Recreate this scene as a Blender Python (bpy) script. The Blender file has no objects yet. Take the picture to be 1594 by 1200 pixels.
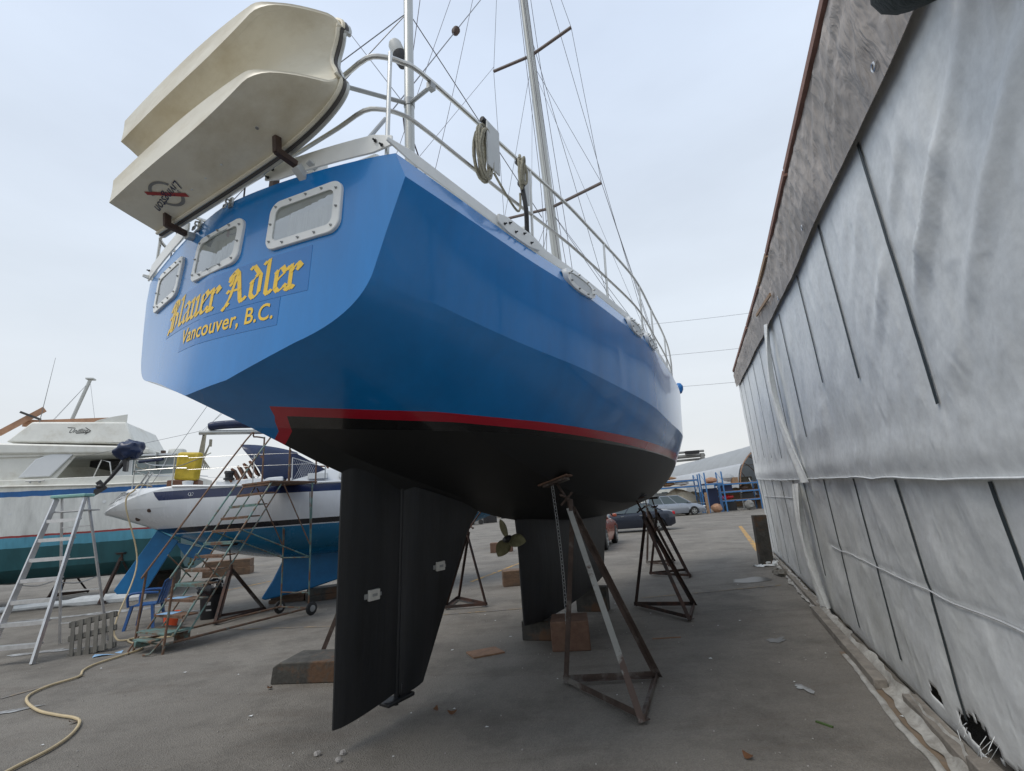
import bpy, math, random
import numpy as np
from mathutils import Matrix, Vector, noise
random.seed(7)
R = math.radians
sc = bpy.context.scene
# ---------------------------------------------------------------- camera
FPX, ROLL, PITCH, CZ = 750.0, R(4.2), math.atan(190/750), 1.70
cam_d = bpy.data.cameras.new('camera'); cam = bpy.data.objects.new('camera', cam_d)
sc.collection.objects.link(cam); sc.camera = cam
cam_d.sensor_width = 36; cam_d.sensor_fit = 'HORIZONTAL'; cam_d.lens = FPX/1594*36
cam_d.clip_start = 0.05; cam_d.clip_end = 2000
_F = Vector((0, math.cos(PITCH), math.sin(PITCH))); _R0 = Vector((1, 0, 0)); _U0 = _R0.cross(_F)
_c, _s = math.cos(ROLL), -math.sin(ROLL)
_Rt = _R0*_c+_U0*_s; _U = _U0*_c-_R0*_s
cam.matrix_world = Matrix(((_Rt.x, _U.x, -_F.x, 0), (_Rt.y, _U.y, -_F.y, 0), (_Rt.z, _U.z, -_F.z, CZ), (0, 0, 0, 1)))
# ---------------------------------------------------------------- world, sun, exposure
w = bpy.data.worlds.new('World'); sc.world = w; w.use_nodes = True
nt = w.node_tree; nt.nodes.clear()
N = nt.nodes.new; L = nt.links.new
SUN_EL, SUN_AZ = R(60), R(236)          # azimuth measured clockwise from +Y
sky = N('ShaderNodeTexSky'); sky.sky_type = 'NISHITA'; sky.sun_disc = False
sky.sun_elevation = SUN_EL; sky.sun_rotation = SUN_AZ; sky.dust_density = 2.5
tc = N('ShaderNodeTexCoord'); sep = N('ShaderNodeSeparateXYZ'); L(tc.outputs['Generated'], sep.inputs[0])
rmp = N('ShaderNodeValToRGB'); L(sep.outputs['Z'], rmp.inputs[0])
cr = rmp.color_ramp; cr.elements[0].position = 0.0; cr.elements[0].color = (.80, .80, .79, 1)
cr.elements[1].position = .75; cr.elements[1].color = (.69, .79, .95, 1)
e = cr.elements.new(.12); e.color = (.77, .80, .82, 1)
e = cr.elements.new(.35); e.color = (.75, .82, .90, 1)
nz = N('ShaderNodeTexNoise'); nz.inputs['Scale'].default_value = 1.6; nz.inputs['Detail'].default_value = 5
mp = N('ShaderNodeMapping'); mp.inputs['Scale'].default_value = (1, 1, 3); L(tc.outputs['Generated'], mp.inputs[0]); L(mp.outputs[0], nz.inputs['Vector'])
mr = N('ShaderNodeMapRange'); L(nz.outputs[0], mr.inputs[0]); mr.inputs[1].default_value = .3; mr.inputs[2].default_value = .7
mr.inputs[3].default_value = 8.7; mr.inputs[4].default_value = 10.2
sc_ = N('ShaderNodeVectorMath'); sc_.operation = 'SCALE'; L(rmp.outputs[0], sc_.inputs[0]); L(mr.outputs[0], sc_.inputs['Scale'])
mx = N('ShaderNodeMix'); mx.data_type = 'RGBA'; mx.inputs[0].default_value = .92
L(sky.outputs[0], mx.inputs[6]); L(sc_.outputs[0], mx.inputs[7])
bg = N('ShaderNodeBackground'); L(mx.outputs[2], bg.inputs[0]); bg.inputs[1].default_value = 0.1
wo = N('ShaderNodeOutputWorld'); L(bg.outputs[0], wo.inputs[0])
sd = bpy.data.lights.new('sun', 'SUN'); sd.energy = 1.5; sd.angle = R(26); sd.color = (1, .94, .85)
so = bpy.data.objects.new('sun', sd); sc.collection.objects.link(so)
so.location = (-5, -8, 20)
_sd = Vector((math.sin(SUN_AZ)*math.cos(SUN_EL), math.cos(SUN_AZ)*math.cos(SUN_EL), math.sin(SUN_EL)))
so.rotation_euler = _sd.to_track_quat('Z', 'Y').to_euler()
sc.view_settings.view_transform = 'Standard'; sc.view_settings.look = 'None'
sc.view_settings.exposure = 0.14; sc.view_settings.gamma = 1
# ---------------------------------------------------------------- materials
MT = {}
def mat(name, col, rough=.5, metal=0, var=.12, scale=6, bump=0, bscale=None, coat=0, col2=None, stretch=(1, 1, 1), dirt=None, spec=.5, thr=(.42, .62)):
    m = bpy.data.materials.new(name); m.use_nodes = True; t = m.node_tree; n = t.nodes; l = t.links
    b = n['Principled BSDF']; b.inputs['Roughness'].default_value = rough; b.inputs['Metallic'].default_value = metal
    b.inputs['Specular IOR Level'].default_value = spec
    if coat: b.inputs['Coat Weight'].default_value = coat; b.inputs['Coat Roughness'].default_value = .08
    c = n.new('ShaderNodeTexCoord'); mp = n.new('ShaderNodeMapping'); mp.inputs['Scale'].default_value = stretch
    l.new(c.outputs['Object'], mp.inputs[0])
    z = n.new('ShaderNodeTexNoise'); z.inputs['Scale'].default_value = scale; z.inputs['Detail'].default_value = 6; z.inputs['Roughness'].default_value = .65
    l.new(mp.outputs[0], z.inputs['Vector'])
    r = n.new('ShaderNodeValToRGB'); l.new(z.outputs[0], r.inputs[0])
    a = [max(0, x*(1-var)) for x in col[:3]]+[1]; bb = [min(1, x*(1+var)) for x in col[:3]]+[1]
    r.color_ramp.elements[0].position = .3; r.color_ramp.elements[1].position = .7
    r.color_ramp.elements[0].color = a; r.color_ramp.elements[1].color = bb
    out = r.outputs[0]
    if col2 or dirt:
        z2 = n.new('ShaderNodeTexNoise'); z2.inputs['Scale'].default_value = scale*.45; z2.inputs['Detail'].default_value = 8; z2.inputs['Roughness'].default_value = .7
        l.new(mp.outputs[0], z2.inputs['Vector'])
        r2 = n.new('ShaderNodeMapRange'); r2.inputs[1].default_value = thr[0]; r2.inputs[2].default_value = thr[1]; l.new(z2.outputs[0], r2.inputs[0])
        x = n.new('ShaderNodeMix'); x.data_type = 'RGBA'; l.new(r2.outputs[0], x.inputs[0]); l.new(out, x.inputs[6])
        x.inputs[7].default_value = (*(col2 or dirt), 1); out = x.outputs[2]
    l.new(out, b.inputs['Base Color'])
    if bump:
        z3 = n.new('ShaderNodeTexNoise'); z3.inputs['Scale'].default_value = bscale or scale*4; z3.inputs['Detail'].default_value = 5
        l.new(mp.outputs[0], z3.inputs['Vector'])
        bp = n.new('ShaderNodeBump'); bp.inputs['Strength'].default_value = bump; bp.inputs['Distance'].default_value = .02
        l.new(z3.outputs[0], bp.inputs['Height']); l.new(bp.outputs[0], b.inputs['Normal'])
    MT[name] = m
    return m
def zbands(name, bands, rough=.3, coat=0, noise_amt=0.01, var=.06, scale=2.0, axis='Z', tops=None, bump=0):
    """paint bands by local height: bands = [(z_upper_limit, colour), ...] from low to high"""
    m = bpy.data.materials.new(name); m.use_nodes = True; t = m.node_tree; n = t.nodes; l = t.links
    b = n['Principled BSDF']; b.inputs['Roughness'].default_value = rough
    if coat: b.inputs['Coat Weight'].default_value = coat; b.inputs['Coat Roughness'].default_value = .05
    c = n.new('ShaderNodeTexCoord'); s = n.new('ShaderNodeSeparateXYZ'); l.new(c.outputs['Object'], s.inputs[0])
    zz = n.new('ShaderNodeTexNoise'); zz.inputs['Scale'].default_value = 3; zz.inputs['Detail'].default_value = 6
    l.new(c.outputs['Object'], zz.inputs['Vector'])
    ma = n.new('ShaderNodeMath'); ma.operation = 'MULTIPLY_ADD'; l.new(zz.outputs[0], ma.inputs[0]); ma.inputs[1].default_value = noise_amt
    l.new(s.outputs[axis], ma.inputs[2])
    prev = None
    for i, (zl, col) in enumerate(bands):
        if prev is None:
            rgb = n.new('ShaderNodeRGB'); rgb.outputs[0].default_value = (*col, 1); prev = rgb.outputs[0]
        else:
            g = n.new('ShaderNodeMath'); g.operation = 'GREATER_THAN'; l.new(ma.outputs[0], g.inputs[0]); g.inputs[1].default_value = bands[i-1][0]+noise_amt*.5
            x = n.new('ShaderNodeMix'); x.data_type = 'RGBA'; l.new(g.outputs[0], x.inputs[0]); l.new(prev, x.inputs[6]); x.inputs[7].default_value = (*col, 1); prev = x.outputs[2]
    v = n.new('ShaderNodeTexNoise'); v.inputs['Scale'].default_value = scale; v.inputs['Detail'].default_value = 7; v.inputs['Roughness'].default_value = .7
    mp = n.new('ShaderNodeMapping'); mp.inputs['Scale'].default_value = (1.5, 1.5, .35); l.new(c.outputs['Object'], mp.inputs[0]); l.new(mp.outputs[0], v.inputs['Vector'])
    mr = n.new('ShaderNodeMapRange'); l.new(v.outputs[0], mr.inputs[0]); mr.inputs[1].default_value = .3; mr.inputs[2].default_value = .7; mr.inputs[3].default_value = 1-var; mr.inputs[4].default_value = 1+var
    sm = n.new('ShaderNodeVectorMath'); sm.operation = 'SCALE'; l.new(prev, sm.inputs[0]); l.new(mr.outputs[0], sm.inputs['Scale'])
    l.new(sm.outputs[0], b.inputs['Base Color'])
    mr2 = n.new('ShaderNodeMapRange'); l.new(v.outputs[0], mr2.inputs[0]); mr2.inputs[1].default_value = .3; mr2.inputs[2].default_value = .7; mr2.inputs[3].default_value = rough*.8; mr2.inputs[4].default_value = rough*1.25
    l.new(mr2.outputs[0], b.inputs['Roughness'])
    if bump:
        bp = n.new('ShaderNodeBump'); bp.inputs['Strength'].default_value = bump; bp.inputs['Distance'].default_value = .02
        l.new(v.outputs[0], bp.inputs['Height']); l.new(bp.outputs[0], b.inputs['Normal'])
    MT[name] = m
    return m
BLUE = (.002, .185, .52)
mat('blue_paint', BLUE, .16, var=.05, scale=1.2, coat=.4)
mat('patch_blue', (.002, .15, .45), .28, var=.05, coat=.3)
mat('lettering', (.86, .56, .04), .4, var=.04)
mat('antifoul', (.009, .010, .012), .5, var=.5, scale=5, stretch=(1.2, 1.2, .12), bump=.15, col2=(.022, .022, .024), thr=(.48, .72))
mat('white_frame', (.78, .79, .77), .35, var=.05)
mat('stainless', (.55, .55, .53), .34, 1, var=.1, scale=10)
mat('galv', (.42, .43, .42), .4, .9, var=.15)
mat('grey_metal', (.33, .34, .34), .45, .5, var=.15)
mat('wire', (.16, .16, .17), .4, .7, var=.1)
mat('mast_alu', (.48, .49, .47), .38, .5, var=.12, scale=4, stretch=(1, 1, .3))
mat('spreader_wood', (.13, .10, .09), .6, var=.3, scale=8)
mat('dark_wood', (.055, .03, .02), .6, var=.35, scale=10)
mat('curtain', (.80, .80, .78), .8, var=.1, scale=20, stretch=(3, 3, .2))
mat('interior', (.76, .77, .77), .7, var=.08)
mat('rope', (.33, .31, .24), .85, var=.3, scale=40, bump=.5)
mat('rope_dark', (.09, .075, .09), .8, var=.3, scale=30)
mat('black_plastic', (.02, .02, .022), .45, var=.2)
mat('rubber', (.018, .018, .018), .7, var=.2)
mat('dinghy_cream', (.74, .70, .58), .42, var=.07, scale=3.2, dirt=(.47, .39, .24), stretch=(.6, 1.6, 1), thr=(.46, .80), bump=.05)
mat('dinghy_rim', (.07, .065, .06), .5)
mat('bronze', (.15, .14, .075), .5, .6, var=.3, scale=14, bump=.2)
mat('zinc', (.55, .54, .50), .55, .2, var=.12, scale=18)
mat('rust', (.075, .052, .042), .8, .2, var=.4, scale=5, col2=(.17, .16, .145), bump=.3, thr=(.5, .62))
mat('rust_dark', (.035, .028, .026), .75, .2, var=.4, scale=9, col2=(.09, .045, .032), bump=.3)
mat('rust_paint', (.27, .27, .25), .7, .1, var=.2, scale=2.2, col2=(.09, .06, .048), bump=.25, thr=(.50, .54))
mat('block_wood', (.17, .105, .065), .85, var=.35, scale=7, stretch=(1, 1, 3), bump=.5, col2=(.10, .07, .05))
mat('block_red', (.155, .09, .06), .85, var=.35, scale=8, bump=.4, col2=(.11, .06, .04))
mat('block_dark', (.055, .052, .045), .85, var=.5, scale=5, bump=.5, col2=(.10, .055, .03), thr=(.5, .6))
mat('ply', (.24, .14, .085), .8, var=.25, scale=9)
mat('pallet_wood', (.15, .14, .12), .9, var=.35, scale=8, stretch=(1, 1, .3), bump=.4)
mat('alu_ladder', (.60, .60, .60), .35, .7, var=.15, scale=9)
mat('teal_cap', (.22, .42, .38), .5, var=.15)
mat('green_steel', (.13, .22, .20), .6, .3, var=.3, scale=9, col2=(.16, .09, .055), bump=.2, thr=(.45, .56))
mat('rusty_steel', (.17, .10, .065), .75, .3, var=.4, scale=11, col2=(.16, .22, .20), bump=.2, thr=(.55, .66))
mat('chair_blue', (.02, .09, .27), .4, var=.08)
mat('orange_plastic', (.75, .10, .03), .45, var=.08)
mat('bin_black', (.012, .012, .014), .5)
mat('bag_black', (.01, .01, .012), .22, var=.2, bump=.6, bscale=14)
mat('paper_blue', (.25, .42, .62), .7)
mat('paper_white', (.68, .70, .70), .8)
mat('hose', (.50, .40, .24), .6, var=.1)
mat('line_yellow', (.46, .26, .055), .85, var=.3, scale=12, col2=(.16, .14, .12), thr=(.45, .6))
mat('line_brown', (.185, .135, .09), .85, var=.2, scale=9, col2=(.15, .13, .11), thr=(.5, .65))
mat('line_worn', (.30, .215, .11), .85, var=.3, scale=9, col2=(.16, .15, .14), thr=(.38, .55))
mat('paint_spill', (.36, .37, .37), .85, var=.25, scale=9, col2=(.16, .155, .15), thr=(.42, .56))
mat('puddle', (.10, .096, .088), .35, var=.1, spec=.15)
mat('gelcoat', (.68, .70, .71), .25, var=.04, scale=1.5)
mat('old_white', (.68, .68, .63), .45, var=.07, scale=3, dirt=(.42, .38, .29), thr=(.52, .85))
mat('grey_white', (.52, .54, .54), .5, var=.06, scale=3)
mat('navy', (.012, .022, .065), .7, var=.2, scale=8, bump=.3, bscale=8)
mat('navy_gloss', (.008, .02, .065), .35, var=.2, scale=5, bump=.5, bscale=6)
mat('near_black', (.012, .012, .014), .5)
mat('yellow_bag', (.52, .38, .03), .6, var=.2, scale=9, bump=.5, bscale=9)
mat('dark_text', (.05, .05, .05), .6)
mat('red_mark', (.35, .03, .03), .5)
mat('teak', (.17, .075, .04), .55, var=.3, scale=9)
mat('tan_board', (.36, .20, .12), .6, var=.2)
mat('vinyl', (.20, .24, .24), .15, var=.1)
mat('car_glass', (.05, .07, .075), .05, var=.05, spec=.8)
mat('car_silver', (.30, .33, .38), .25, .5, var=.03, coat=.6)
mat('car_navy', (.018, .024, .04), .2, .3, var=.03, coat=.6)
mat('car_orange', (.40, .09, .045), .25, .3, var=.03, coat=.6)
mat('tail_red', (.45, .012, .02), .25)
mat('rack_blue', (.05, .17, .38), .5, var=.1)
mat('brown_earth', (.13, .085, .05), .9, var=.3, scale=2)
mat('tent_grey', (.42, .44, .46), .6, var=.08, scale=.6, bump=.4, bscale=2)
mat('tent_inner', (.42, .37, .28), .8, var=.1)
mat('leaf', (.07, .12, .03), .7, var=.5, scale=3)
mat('bark', (.08, .06, .045), .9, var=.3)
mat('strap', (.025, .035, .04), .6, var=.2)
mat('batten', (.30, .19, .11), .75, var=.25, scale=9)
mat('batten_red', (.24, .13, .10), .75, var=.25, scale=9)
mat('sill_timber', (.20, .18, .155), .9, var=.35, scale=7, bump=.4)
mat('tape', (.50, .51, .52), .4, var=.1)
mat('green_tarp', (.006, .014, .011), .85, var=.3, scale=8, bump=.4)
mat('teal_tarp', (.05, .20, .19), .5, var=.2)
mat('stone', (.38, .36, .34), .9, var=.2, scale=40, bump=.5)
mat('leaf_dry', (.13, .055, .02), .8)
mat('mesh_grey', (.22, .22, .21), .6)
mat('eyelet', (.6, .6, .6), .3, .8)
def tarp_mat(name, col, dirt, wr, scales, rough=.40, trans=0):
    m = bpy.data.materials.new(name); m.use_nodes = True; t = m.node_tree; n = t.nodes; l = t.links
    b = n['Principled BSDF']; b.inputs['Roughness'].default_value = rough
    c = n.new('ShaderNodeTexCoord')
    def nz(scale, st, rot=(0, 0, 0), det=6, dist=0):
        mp = n.new('ShaderNodeMapping'); mp.inputs['Scale'].default_value = st; mp.inputs['Rotation'].default_value = rot
        l.new(c.outputs['Object'], mp.inputs[0]); z = n.new('ShaderNodeTexNoise'); z.inputs['Scale'].default_value = scale; z.inputs['Detail'].default_value = det
        z.inputs['Distortion'].default_value = dist; z.inputs['Roughness'].default_value = .6
        l.new(mp.outputs[0], z.inputs['Vector']); return z.outputs[0]
    big = nz(.9, (1, 1, .6)); mr = n.new('ShaderNodeMapRange'); l.new(big, mr.inputs[0]); mr.inputs[1].default_value = .35; mr.inputs[2].default_value = .7
    x = n.new('ShaderNodeMix'); x.data_type = 'RGBA'; l.new(mr.outputs[0], x.inputs[0]); x.inputs[6].default_value = (*col, 1); x.inputs[7].default_value = (*dirt, 1)
    sm = nz(22, (1, 1, 1), det=8); m2 = n.new('ShaderNodeMapRange'); l.new(sm, m2.inputs[0]); m2.inputs[1].default_value = .3; m2.inputs[2].default_value = .7; m2.inputs[3].default_value = .9; m2.inputs[4].default_value = 1.08
    s = n.new('ShaderNodeVectorMath'); s.operation = 'SCALE'; l.new(x.outputs[2], s.inputs[0]); l.new(m2.outputs[0], s.inputs['Scale']); l.new(s.outputs[0], b.inputs['Base Color'])
    prev = None
    for sc1, st, ro, stn, dst in scales:
        bp = n.new('ShaderNodeBump'); bp.inputs['Strength'].default_value = stn; bp.inputs['Distance'].default_value = dst
        l.new(nz(sc1, st, ro, 4, .6), bp.inputs['Height'])
        if prev: l.new(prev, bp.inputs['Normal'])
        prev = bp.outputs[0]
    for sc1, st, ro, stn, dst in ((1.3, (1, 1, .45), (0, R(38), 0), .25, .04), (3.6, (1, 1, .7), (0, R(-42), 0), .55, .03), (8.5, (1, 1, .7), (0, R(15), 0), .5, .012)):
        mp = n.new('ShaderNodeMapping'); mp.inputs['Scale'].default_value = st; mp.inputs['Rotation'].default_value = ro; l.new(c.outputs['Object'], mp.inputs[0])
        z = n.new('ShaderNodeTexNoise'); z.noise_type = 'RIDGED_MULTIFRACTAL'; z.inputs['Scale'].default_value = sc1; z.inputs['Detail'].default_value = 5; z.inputs['Distortion'].default_value = .4; l.new(mp.outputs[0], z.inputs['Vector'])
        bp = n.new('ShaderNodeBump'); bp.inputs['Strength'].default_value = stn*wr; bp.inputs['Distance'].default_value = dst; l.new(z.outputs[0], bp.inputs['Height']); l.new(prev, bp.inputs['Normal']); prev = bp.outputs[0]
    l.new(prev, b.inputs['Normal'])
    if trans:
        tr = n.new('ShaderNodeBsdfTranslucent'); l.new(s.outputs[0], tr.inputs[0]); xs = n.new('ShaderNodeMixShader'); xs.inputs[0].default_value = trans
        l.new(b.outputs[0], xs.inputs[1]); l.new(tr.outputs[0], xs.inputs[2]); l.new(xs.outputs[0], n['Material Output'].inputs[0])
    MT[name] = m
tarp_mat('tarp_white', (.77, .79, .79), (.72, .74, .735), 1, [(2.2, (1, 1, .6), (0, R(35), 0), .15, .04), (30, (1, 1, .8), (0, 0, 0), .2, .005)])
tarp_mat('tarp_lower', (.70, .715, .715), (.61, .62, .60), 1.2, [(2.0, (1, 1, .6), (0, R(12), 0), .2, .05), (26, (1, 1, 1), (0, 0, 0), .25, .006)])
mat('skirt_plastic', (.40, .39, .36), .7, var=.25, scale=9, col2=(.22, .205, .18), bump=.3)
tarp_mat('tarp_brown', (.42, .38, .35), (.30, .27, .245), 2.0, [(5, (1, 1, .3), (0, R(28), 0), 1.0, .08), (25, (1, 1, .5), (0, R(10), 0), .3, .008)], .7)
tarp_mat('tent_white', (.56, .585, .60), (.50, .52, .53), .3, [(1, (1, 1, 1), (0, 0, 0), .4, .1)], .6, .45)
def glass_mat():
    m = bpy.data.materials.new('window_glass'); m.use_nodes = True; t = m.node_tree; n = t.nodes; l = t.links; n.clear()
    o = n.new('ShaderNodeOutputMaterial'); g = n.new('ShaderNodeBsdfGlossy'); g.inputs['Roughness'].default_value = .02
    tr = n.new('ShaderNodeBsdfTransparent'); tr.inputs[0].default_value = (.86, .9, .9, 1); fr = n.new('ShaderNodeFresnel'); fr.inputs[0].default_value = 1.5
    a = n.new('ShaderNodeMath'); a.operation = 'ADD'; l.new(fr.outputs[0], a.inputs[0]); a.inputs[1].default_value = .22; a.use_clamp = True
    x = n.new('ShaderNodeMixShader'); l.new(a.outputs[0], x.inputs[0]); l.new(tr.outputs[0], x.inputs[1]); l.new(g.outputs[0], x.inputs[2]); l.new(x.outputs[0], o.inputs[0])
    MT['window_glass'] = m
glass_mat()
def asphalt():
    m = bpy.data.materials.new('asphalt'); m.use_nodes = True; t = m.node_tree; n = t.nodes; l = t.links
    b = n['Principled BSDF']; c = n.new('ShaderNodeTexCoord')
    def nz(s, d=6, st=(1, 1, 1), r=.6, dist=0):
        mp = n.new('ShaderNodeMapping'); mp.inputs['Scale'].default_value = st; l.new(c.outputs['Object'], mp.inputs[0])
        z = n.new('ShaderNodeTexNoise'); z.inputs['Scale'].default_value = s; z.inputs['Detail'].default_value = d; z.inputs['Roughness'].default_value = r; z.inputs['Distortion'].default_value = dist
        l.new(mp.outputs[0], z.inputs['Vector']); return z.outputs[0]
    def mix(f, a, bcol, lo, hi, amt=1):
        mr = n.new('ShaderNodeMapRange'); l.new(f, mr.inputs[0]); mr.inputs[1].default_value = lo; mr.inputs[2].default_value = hi; mr.inputs[4].default_value = amt
        x = n.new('ShaderNodeMix'); x.data_type = 'RGBA'; l.new(mr.outputs[0], x.inputs[0])
        if isinstance(a, tuple): x.inputs[6].default_value = (*a, 1)
        else: l.new(a, x.inputs[6])
        x.inputs[7].default_value = (*bcol, 1); return x.outputs[2]
    col = mix(nz(.35, 8, dist=.5), (.160, .146, .126), (.224, .206, .178), .35, .65)
    col = mix(nz(.8, 9, (1, 1, 1), .75), col, (.088, .079, .067), .47, .68, .8)
    col = mix(nz(1.7, 9, (.4, 1.6, 1), .7), col, (.118, .098, .078), .52, .70, .6)
    col = mix(nz(5, 10, r=.8), col, (.30, .285, .26), .62, .70, .5)
    col = mix(nz(3.3, 12, r=.85), col, (.075, .067, .058), .66, .72, .6)
    col = mix(nz(.9, 10, (.12, 2.2, 1), .75, .8), col, (.25, .238, .215), .60, .74, .45)
    v = n.new('ShaderNodeTexVoronoi'); v.inputs['Scale'].default_value = 90; l.new(c.outputs['Object'], v.inputs['Vector'])
    mr = n.new('ShaderNodeMapRange'); l.new(v.outputs['Color'], mr.inputs[0]); mr.inputs[3].default_value = .84; mr.inputs[4].default_value = 1.13
    s = n.new('ShaderNodeVectorMath'); s.operation = 'SCALE'; l.new(col, s.inputs[0]); l.new(mr.outputs[0], s.inputs['Scale'])
    # hairline cracks
    v2 = n.new('ShaderNodeTexVoronoi'); v2.feature = 'DISTANCE_TO_EDGE'; v2.inputs['Scale'].default_value = .33
    dm = n.new('ShaderNodeVectorMath'); dm.operation = 'MULTIPLY_ADD'; nn = n.new('ShaderNodeTexNoise'); nn.inputs['Scale'].default_value = 1.2; nn.inputs['Detail'].default_value = 8
    l.new(c.outputs['Object'], nn.inputs['Vector']); l.new(nn.outputs['Color'], dm.inputs[0]); dm.inputs[1].default_value = (1.2, 1.2, 0); l.new(c.outputs['Object'], dm.inputs[2]); l.new(dm.outputs[0], v2.inputs['Vector'])
    m2 = n.new('ShaderNodeMapRange'); l.new(v2.outputs[0], m2.inputs[0]); m2.inputs[1].default_value = 0; m2.inputs[2].default_value = .004; m2.inputs[3].default_value = .90; m2.inputs[4].default_value = 1
    s2 = n.new('ShaderNodeVectorMath'); s2.operation = 'SCALE'; l.new(s.outputs[0], s2.inputs[0]); l.new(m2.outputs[0], s2.inputs['Scale'])
    l.new(s2.outputs[0], b.inputs['Base Color']); b.inputs['Roughness'].default_value = .85
    bp = n.new('ShaderNodeBump'); bp.inputs['Strength'].default_value = .8; bp.inputs['Distance'].default_value = .008; l.new(v.outputs[0], bp.inputs['Height'])
    l.new(bp.outputs[0], b.inputs['Normal'])
    MT['asphalt'] = m
asphalt()
# ---------------------------------------------------------------- mesh helpers
def tag(o, label=None, cat=None, group=None, kind=None):
    if label: o['label'] = label
    if cat: o['category'] = cat
    if group: o['group'] = group
    if kind: o['kind'] = kind
    return o
def empty(name, label, cat, loc=(0, 0, 0), rz=0, group=None, mtx=None):
    o = bpy.data.objects.new(name, None); sc.collection.objects.link(o); o.empty_display_size = .2
    if mtx is not None: o.matrix_world = mtx
    else: o.location = loc; o.rotation_euler = (0, 0, rz)
    return tag(o, label, cat, group)
class MB:
    def __init__(s): s.v = []; s.f = []; s.mi = []; s.cur = 0; s.fl = []
    def m(s, i): s.cur = i; return s
    def add(s, vs, fs):
        o = len(s.v); s.v += [tuple(float(c) for c in v) for v in vs]
        for f in fs: s.f.append([i+o for i in f]); s.mi.append(s.cur)
        return s
    def box(s, c, d, rz=0, M=None):
        x, y, z = d[0]/2, d[1]/2, d[2]/2
        vs = [Vector((a*x, b*y, e*z)) for a in (-1, 1) for b in (-1, 1) for e in (-1, 1)]
        Rm = M if M is not None else Matrix.Rotation(rz, 3, 'Z')
        vs = [Rm@v+Vector(c) for v in vs]
        return s.add(vs, [(0, 1, 3, 2), (4, 6, 7, 5), (0, 4, 5, 1), (2, 3, 7, 6), (0, 2, 6, 4), (1, 5, 7, 3)])
    def bar(s, a, b, w=.04, h=None, up=(0, 0, 1), jit=0):
        a = Vector(a); b = Vector(b); h = h or w; d = (b-a).normalized(); u = Vector(up)
        if abs(d.dot(u)) > .98: u = Vector((1, 0, 0))
        x = d.cross(u).normalized(); y = x.cross(d)
        vs = [p+x*(i*w/2)+y*(j*h/2) for p in (a, b) for i, j in ((-1, -1), (1, -1), (1, 1), (-1, 1))]
        return s.add(vs, [(3, 2, 1, 0), (4, 5, 6, 7), (0, 1, 5, 4), (1, 2, 6, 5), (2, 3, 7, 6), (3, 0, 4, 7)])
    def angle(s, a, b, w=.05, th=.006, up=(0, 0, 1), flip=1):
        a = Vector(a); b = Vector(b); d = (b-a).normalized(); u = Vector(up)
        if abs(d.dot(u)) > .98: u = Vector((1, 0, 0))
        x = d.cross(u).normalized()*flip; y = (x.cross(d)).normalized()
        pr = [(0, 0), (w, 0), (w, th), (th, th), (th, w), (0, w)]
        vs = [p+x*i+y*j for p in (a, b) for i, j in pr]
        n = 6
        return s.add(vs, [tuple(range(n-1, -1, -1)), tuple(range(n, 2*n))]+[(i, (i+1) % n, n+(i+1) % n, n+i) for i in range(n)])
    def tube(s, pts, r, n=8, closed=False, caps=True):
        P = [Vector(p) for p in pts]; k = len(P)
        rr = r if isinstance(r, (list, tuple)) else [r]*k
        def tan(i):
            if closed: return (P[(i+1) % k]-P[i-1]).normalized()
            return (P[min(i+1, k-1)]-P[max(i-1, 0)]).normalized()
        t0 = tan(0); ref = Vector((0, 0, 1)) if abs(t0.z) < .9 else Vector((1, 0, 0))
        x = t0.cross(ref).normalized(); vs = []
        for i in range(k):
            t = tan(i); x = (x-t*x.dot(t))
            if x.length < 1e-6: x = t.orthogonal()
            x.normalize(); y = t.cross(x)
            vs += [P[i]+(x*math.cos(2*math.pi*j/n)+y*math.sin(2*math.pi*j/n))*rr[i] for j in range(n)]
        fs = [(i*n+j, i*n+(j+1) % n, (i+1)*n+(j+1) % n, (i+1)*n+j) for i in range(k-1) for j in range(n)]
        if closed: fs += [((k-1)*n+j, (k-1)*n+(j+1) % n, (j+1) % n, j) for j in range(n)]
        elif caps: fs += [tuple(range(n-1, -1, -1)), tuple((k-1)*n+j for j in range(n))]
        return s.add(vs, fs)
    def lathe(s, prof, c=(0, 0, 0), axis=None, n=20):
        A = Vector(axis or (0, 0, 1)).normalized(); X = A.orthogonal().normalized(); Y = A.cross(X); c = Vector(c); k = len(prof)
        vs = [c+A*h+(X*math.cos(2*math.pi*j/n)+Y*math.sin(2*math.pi*j/n))*r for r, h in prof for j in range(n)]
        fs = [(i*n+j, i*n+(j+1) % n, (i+1)*n+(j+1) % n, (i+1)*n+j) for i in range(k-1) for j in range(n)]
        if prof[0][0] > 1e-5: fs.append(tuple(range(n-1, -1, -1)))
        if prof[-1][0] > 1e-5: fs.append(tuple((k-1)*n+j for j in range(n)))
        return s.add(vs, fs)
    def grid(s, fn, nu, nv):
        vs = [fn(i/nu, j/nv) for i in range(nu+1) for j in range(nv+1)]
        return s.add(vs, [(i*(nv+1)+j, (i+1)*(nv+1)+j, (i+1)*(nv+1)+j+1, i*(nv+1)+j+1) for i in range(nu) for j in range(nv)])
    def slab(s, fn, nu, nv, off):
        """closed thin sheet: fn(u,v)->point, off = vector or callable"""
        a = [[Vector(fn(i/nu, j/nv)) for j in range(nv+1)] for i in range(nu+1)]
        o = len(s.v); n1 = (nu+1)*(nv+1); top = [p for r in a for p in r]
        bot = [p+(Vector(off) if not callable(off) else off(p)) for p in top]
        fs = []
        for i in range(nu):
            for j in range(nv):
                q = (i*(nv+1)+j, (i+1)*(nv+1)+j, (i+1)*(nv+1)+j+1, i*(nv+1)+j+1); fs.append(q); fs.append(tuple(x+n1 for x in reversed(q)))
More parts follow.
